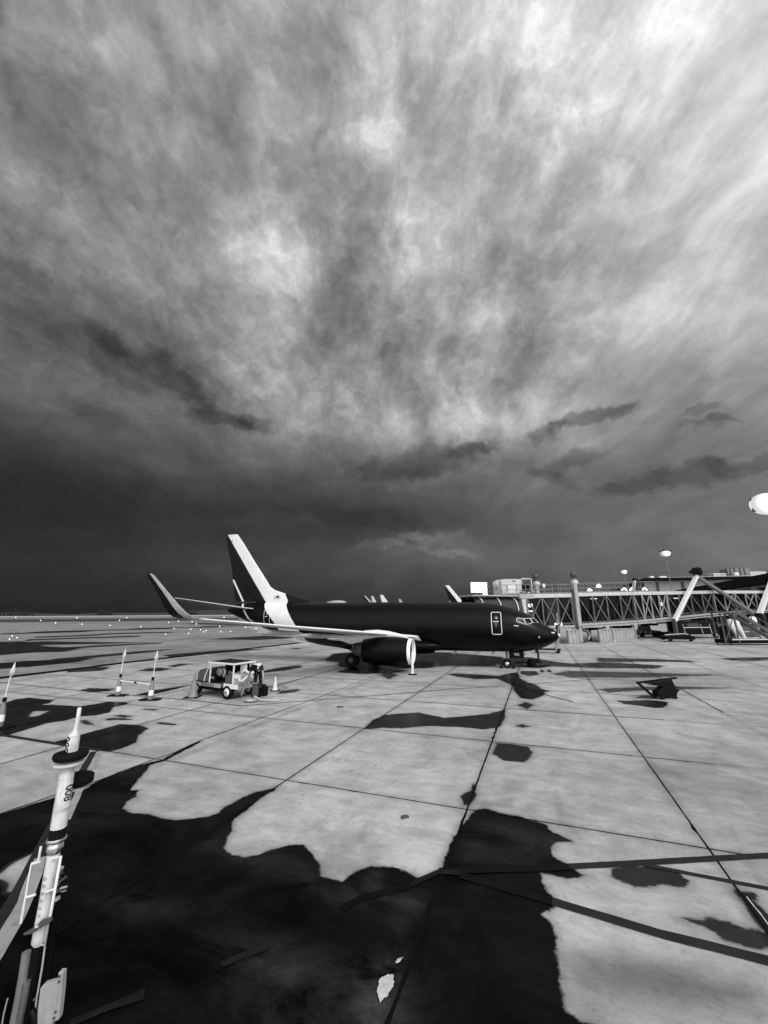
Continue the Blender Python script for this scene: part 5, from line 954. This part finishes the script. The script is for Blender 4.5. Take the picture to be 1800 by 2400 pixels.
# ------------------------------------------------------------------ flood lights
def globe(nm, cx, cz, rx, rz, k=3.2):  # emission fades to sky level at the rim, painting the lamp's soft glow
    m = bpy.data.materials.new(nm); m.use_nodes = True; n = NT(m.node_tree); n.n.remove(n.n['Principled BSDF']); b = n.new('ShaderNodeEmission'); n.l.new(b.outputs[0], n.n['Material Output'].inputs[0])
    o = n.new('ShaderNodeTexCoord').outputs['Object']; q = n.vm('MULTIPLY', n.vm('SUBTRACT', o, (cx, 0, cz)), (1/rx, 0, 1/rz)); L = n.vm('LENGTH', q)
    n.put(b.inputs['Strength'], n.math('MULTIPLY_ADD', n.math('EXPONENT', n.math('MULTIPLY', n.math('POWER', L, 2.8), -3.4)), k, .105)); return m
def flood(u, v, y, w, h, label, heads, pole=True, pr=.2):
    p = AY(u, v, y); t = thing('floodlight_mast', (p.x, p.y, 0), label, 'floodlight')
    if pole: MB().tube([(0, 0, 0), (0, 0, p.z+h*.3)], [pr, pr*.6], 10).build('mast', M['grey'], t)
    if heads:
        MB().lathe([(.01, h*.30), (w*.2, h*.27), (w*.36, h*.12), (w*.40, -.02*h), (w*.36, -h*.18), (w*.2, -h*.32), (.01, -h*.36)], 28, (0, 0, p.z)).build('lamp_globe', globe('painted_glow', 0, p.z-.02*h, w*.42, h*.34, 5.), t); MB().box((0, 0, p.z+h*.42), (w*.16, .3, h*.2)).build('lamp_housing', M['dgrey'], t)
        MB().lathe([(w*.1, h*.2), (w*.45, h*.2), (w*.45, h*.27), (w*.1, h*.27)], 18, (0, 0, p.z)).build('ring', M['dgrey'], t)
    return t, p
flood(1559, 1297, 130, 3.6, 3.2, 'tall slender mast with a bright round lamp ring, above the terminal roof', 8, pr=.16); flood(1462, 1340, 170, 2.9, 2.8, 'farther mast with a small bright lamp ring, above the bridge railing', 6, pr=.15)
t, p = flood(1789, 1181, 62, 4, 3.2, 'big glaring floodlight at the right edge in the sky', 0, pole=False)
MB().lathe([(.01, -2.3)]+[(1.75*math.cos(a), 2.3*math.sin(a)) for a in [math.radians(-80+160*k/14) for k in range(15)]]+[(.01, 2.3)], 36, (.5, 0, p.z), 'x').build('lamp_globe', globe("painted_glow", .5, p.z, 2.6, 2.0, 6.), t)
MB().box((.1, .35, p.z-.1), (3.4, .2, 2.2)).build('rack', M['dgrey'], t); MB().tube([(2.6, .5, 0), (2.5, .5, p.z)], .25, 10).tube([(2.5, .5, p.z), (0, .4, p.z)], .12, 8).build('mast', M['grey'], t)
p = AY(1123, 1377, 76); t = thing('light_panel', (p.x, p.y, 0), 'bright rectangular light panel with two round lamps below it, beside the far tail fin', 'floodlight')
MB().box((0, .12, p.z), (2.95, .16, 1.85), Matrix.Rotation(.03, 3, 'Y')).build('panel', M['lamp'], t); MB().box((0, .25, p.z), (3.05, .08, 1.95)).build('backplate', M['grey'], t)
for x in (.75, 1.3): MB().lathe([(.02, -.15), (.2, -.1), (.22, .1), (.05, .15)], 14, (x, 0, p.z-1.3), 'y').build('round_lamp', M['lampdim'], t)
MB().bar((.9, .25, 0), (.9, .25, p.z-.9), .2).build('mast', M['lgrey'], t)

# ------------------------------------------------------------------ tall rack of stacked marker tubes close to the viewer
SY = 5.62
def SP(u, v): p = AY(u, v, SY); return p
base_p = SP(52, 2330); pt_ = SP(187, 1659); zt_ = pt_.z
sx0 = SP(150, 1850).x
st = thing('marker_tube_rack', (sx0, SY, 0), 'tall stack of white marker tubes clamped in a steel rack, close up at lower left', 'marker tube rack')
def lz(u, v): p = AY(u, v, SY); return p.x-sx0, p.z
def z_(v): return lz(166, v)[1]
def tube_part(name, segs, m, par, dy=0, n=28):      # segs: (v, half width in photo px, centre u)
    rg = []
    for v, hw, u in segs:
        x, z = lz(u, v); r = lz(u+hw, v)[0]-x; rg.append([Vector((x+r*math.cos(a), dy+r*math.sin(a), z)) for a in [2*math.pi*k/n for k in range(n)]])
    return MB().loft(rg).build(name, M[m], par)
t1 = tube_part('upper_cone', [(1658,2,186.5),(1659.5,4,186.3),(1680,4.3,183.5),(1700,4.6,180),(1708,5.5,178.5),(1714,8,176.5),(1721,11.2,174.5),(1724,12,173.8),(1745,12.2,170.5),(1764,12.2,167.5)], 'tubew', st)
tube_part('upper_cone_ring', [(1722.5,12.6,174),(1724.5,12.6,173.6)], 'offwhite', t1)
tube_part('black_disc', [(1760,24,168),(1763,34,167.5),(1770,35,166),(1777,32,165),(1779,14,164.5)], 'black', st)
tube_part('neck', [(1779,12,163.5),(1784,12,162.8)], 'white', st)
tube_part('white_disc', [(1783,18,162.5),(1786,30,162),(1790,30.5,161.2),(1794,26,160.5),(1797,14,160)], 'offwhite', st)
t2 = tube_part('lower_cone', [(1796,11.5,160),(1806,12.2,158),(1811,14,157),(1820,14.6,155.6),(1850,15.2,151),(1880,15.6,146.5),(1910,15.8,141.6),(1939,16,137)], 'tubew', st)
for v in (1811, 1815, 1818): tube_part('ridge', [(v,14.8,157-(v-1811)*.16),(v+1.3,14.8,156.8-(v-1811)*.16)], 'white', t2)
tube_part('worn_band', [(1890,15.95,145),(1899,16.0,143.5)], 'offwhite', t2)
def wraptext(txt, size, v, uc, r, a0, par):
    o = textmesh(txt, size, M['black'], par, Matrix.Identity(4), 'number'); zc = lz(uc, v)[1]; xc = lz(uc, v)[0]; lean = (lz(uc, v)[0]-lz(uc-5, v+30)[0])/(lz(uc, v)[1]-lz(uc, v+30)[1])
    for q in o.data.vertices:
        a = a0-q.co.y/r; rr = r+.003+max(0, q.co.z)*.3; q.co = Vector((xc+lean*q.co.x+rr*math.cos(a), rr*math.sin(a), zc+q.co.x))
    return o
def rad_(v, u, hw): return lz(u+hw, v)[0]-lz(u, v)[0]
wraptext('800', .125, 1742, 171, rad_(1742, 171, 12.2), math.radians(-122), t1); wraptext('800', .12, 1856, 150, rad_(1856, 150, 15.3), math.radians(-12), t2)
tube_part('black_band', [(1938,15.5,137),(1964,16.8,133)], 'black', st)
tube_part('spare_disc', [(1836,28,145),(1840,33,144.5),(1856,33,142),(1861,24,141)], 'black', st, .28); tube_part('spare_disc_rim', [(1863,20,141),(1868,29,140),(1871,14,139)], 'lgrey', st, .28)
tube_part('clamp_ring', [(1962,19,133.5),(1965,20,133),(1970,19.5,132),(1972,14,131.5)], 'silver', st)
tube_part('metal_cup', [(1974,13,131),(1980,16,130),(1988,17,128),(1994,14,127),(2000,13,126)], 'silver', st)
t3 = tube_part('lower_tube', [(1998,13,126),(2060,13.6,117),(2120,14,107),(2160,14.3,99.5),(2205,14.6,91.5),(2214,10,90)], 'tubew', st)
for k in range(6): tube_part('stencil_mark', [(2048+17*k,7.5,117.5-2.7*k),(2055+17*k,7.5,116.4-2.7*k)], 'lgrey', t3, -.035)
tube_part('dark_socket', [(2212,12,90),(2250,12,83.5),(2420,13,52),(2520,13,34)], 'blackp', st, .03)
def rod(pts, r, m, nm, dy=0.):
    q = [Vector((lz(u, v)[0], dy, lz(u, v)[1])) for u, v in pts]; return MB().tube(q, r, 8).build(nm, M[m], st)
rod([(109,1975),(103,2012),(88,2016),(63,2152)], .013, 'white', 'guard_rail', -.08); rod([(88,2014),(107,2010)], .012, 'white', 'guard_rail', -.08); rod([(76,2092),(96,2086)], .013, 'white', 'rung', -.08)
rod([(136,2004),(155,1997),(131,2134),(128,2150)], .015, 'white', 'guard_rail', -.08); rod([(121,2080),(140,2073)], .013, 'white', 'rung', -.08); rod([(127,2150),(119,2202),(111,2201)], .011, 'lgrey', 'guard_rail', -.08)
rod([(124,2057),(143,2054)], .01, 'grey', 'rung', -.02)
def plate(pts, m, nm, dy, th): return MB().prism([lz(u, v) for u, v in pts], th, Matrix.Translation((0, dy, 0))).build(nm, M[m], st, .004)
plate([(75,2170),(92,2160),(104,2152),(118,2138),(138,2133),(140,2140),(136,2146),(120,2154),(94,2170),(80,2173)], 'dgrey', 'strap_clamp', -.11, .03)
MB().tube([Vector((lz(109, 2151)[0], -.14, lz(109, 2151)[1])), Vector((lz(116, 2149)[0], -.14, lz(116, 2149)[1]))], .022, 8).build('buckle', M['silver'], st)
for k in range(9): (u, v) = (136+random.uniform(-6, 14)-k*2.2, 2040+k*12); x, z = lz(u, v); MB().box((x, .02+.02*random.random(), z), (.03+.04*random.random(), .05, .02+.02*random.random()), Matrix.Rotation(random.uniform(-.6, .6), 3, 'Y')).build('latch', M['dgrey' if k % 3 else 'lgrey'], st)
plate([(94,2020),(104,2022),(92,2090),(70,2240),(58,2235),(72,2140)], 'blackp', 'back_channel', .10, .05); plate([(128,2030),(136,2030),(120,2160),(112,2210),(90,2420),(70,2420),(98,2210)], 'blackp', 'back_channel', .10, .05)
rod([(142,2082),(157,2078)], .012, 'lgrey', 'peg', .0); rod([(143,2090),(155,2087)], .010, 'grey', 'peg', .0)
def half(pts, r, m, nm, dy): q = [Vector((lz(u, v)[0], dy, lz(u, v)[1])) for u, v in pts]; return MB().tube(q, r, 14).build(nm, M[m], st)
half([(66,2228),(60,2270),(50,2330),(38,2390),(24,2470)], .045, 'grey', 'side_tube', -.02); half([(73,2290),(66,2330),(58,2370),(50,2420)], .035, 'silver', 'side_tube', -.05)
rod([(112,2200),(104,2262),(92,2330),(84,2400),(78,2460)], .010, 'lgrey', 'edge_rod', -.03)
plate([(116,2292),(150,2282),(152,2263),(162,2263),(160,2300),(156,2340),(152,2372),(139,2376),(133,2396),(100,2410),(104,2350),(110,2300)], 'lgrey', 'control_plate', -.06, .06)
for (u, v) in ((155,2271),(154,2283),(146,2352),(143,2366),(97,2325)): x, z = lz(u, v); MB().lathe([(.003, -.1), (.012, -.1), (.013, -.085)], 12, (x, 0, z), 'y').build('bolt_hole', M['dgrey'], st)
MB().tube([Vector((lz(90, 2352)[0], -.08, lz(90, 2352)[1])), Vector((lz(98, 2360)[0], -.1, lz(98, 2360)[1])), Vector((lz(97, 2400)[0], -.08, lz(97, 2400)[1]))], .03, 10).build('dark_handle', M['blackp'], st)
half([(30,2398),(44,2392),(56,2400)], .02, 'silver', 'pipe_fitting', -.08); rod([(18,2340),(8,2380),(2,2420)], .008, 'lgrey', 'cable', 0)
MB().lathe([(.05, 0), (.05, lz(52, 2440)[1])], 12, (lz(52, 2440)[0], .03, 0)).build('foot_post', M['blackp'], st); MB().box((lz(52, 2440)[0], .03, .03), (.5, .5, .06)).build('foot_plate', M['blackp'], st)
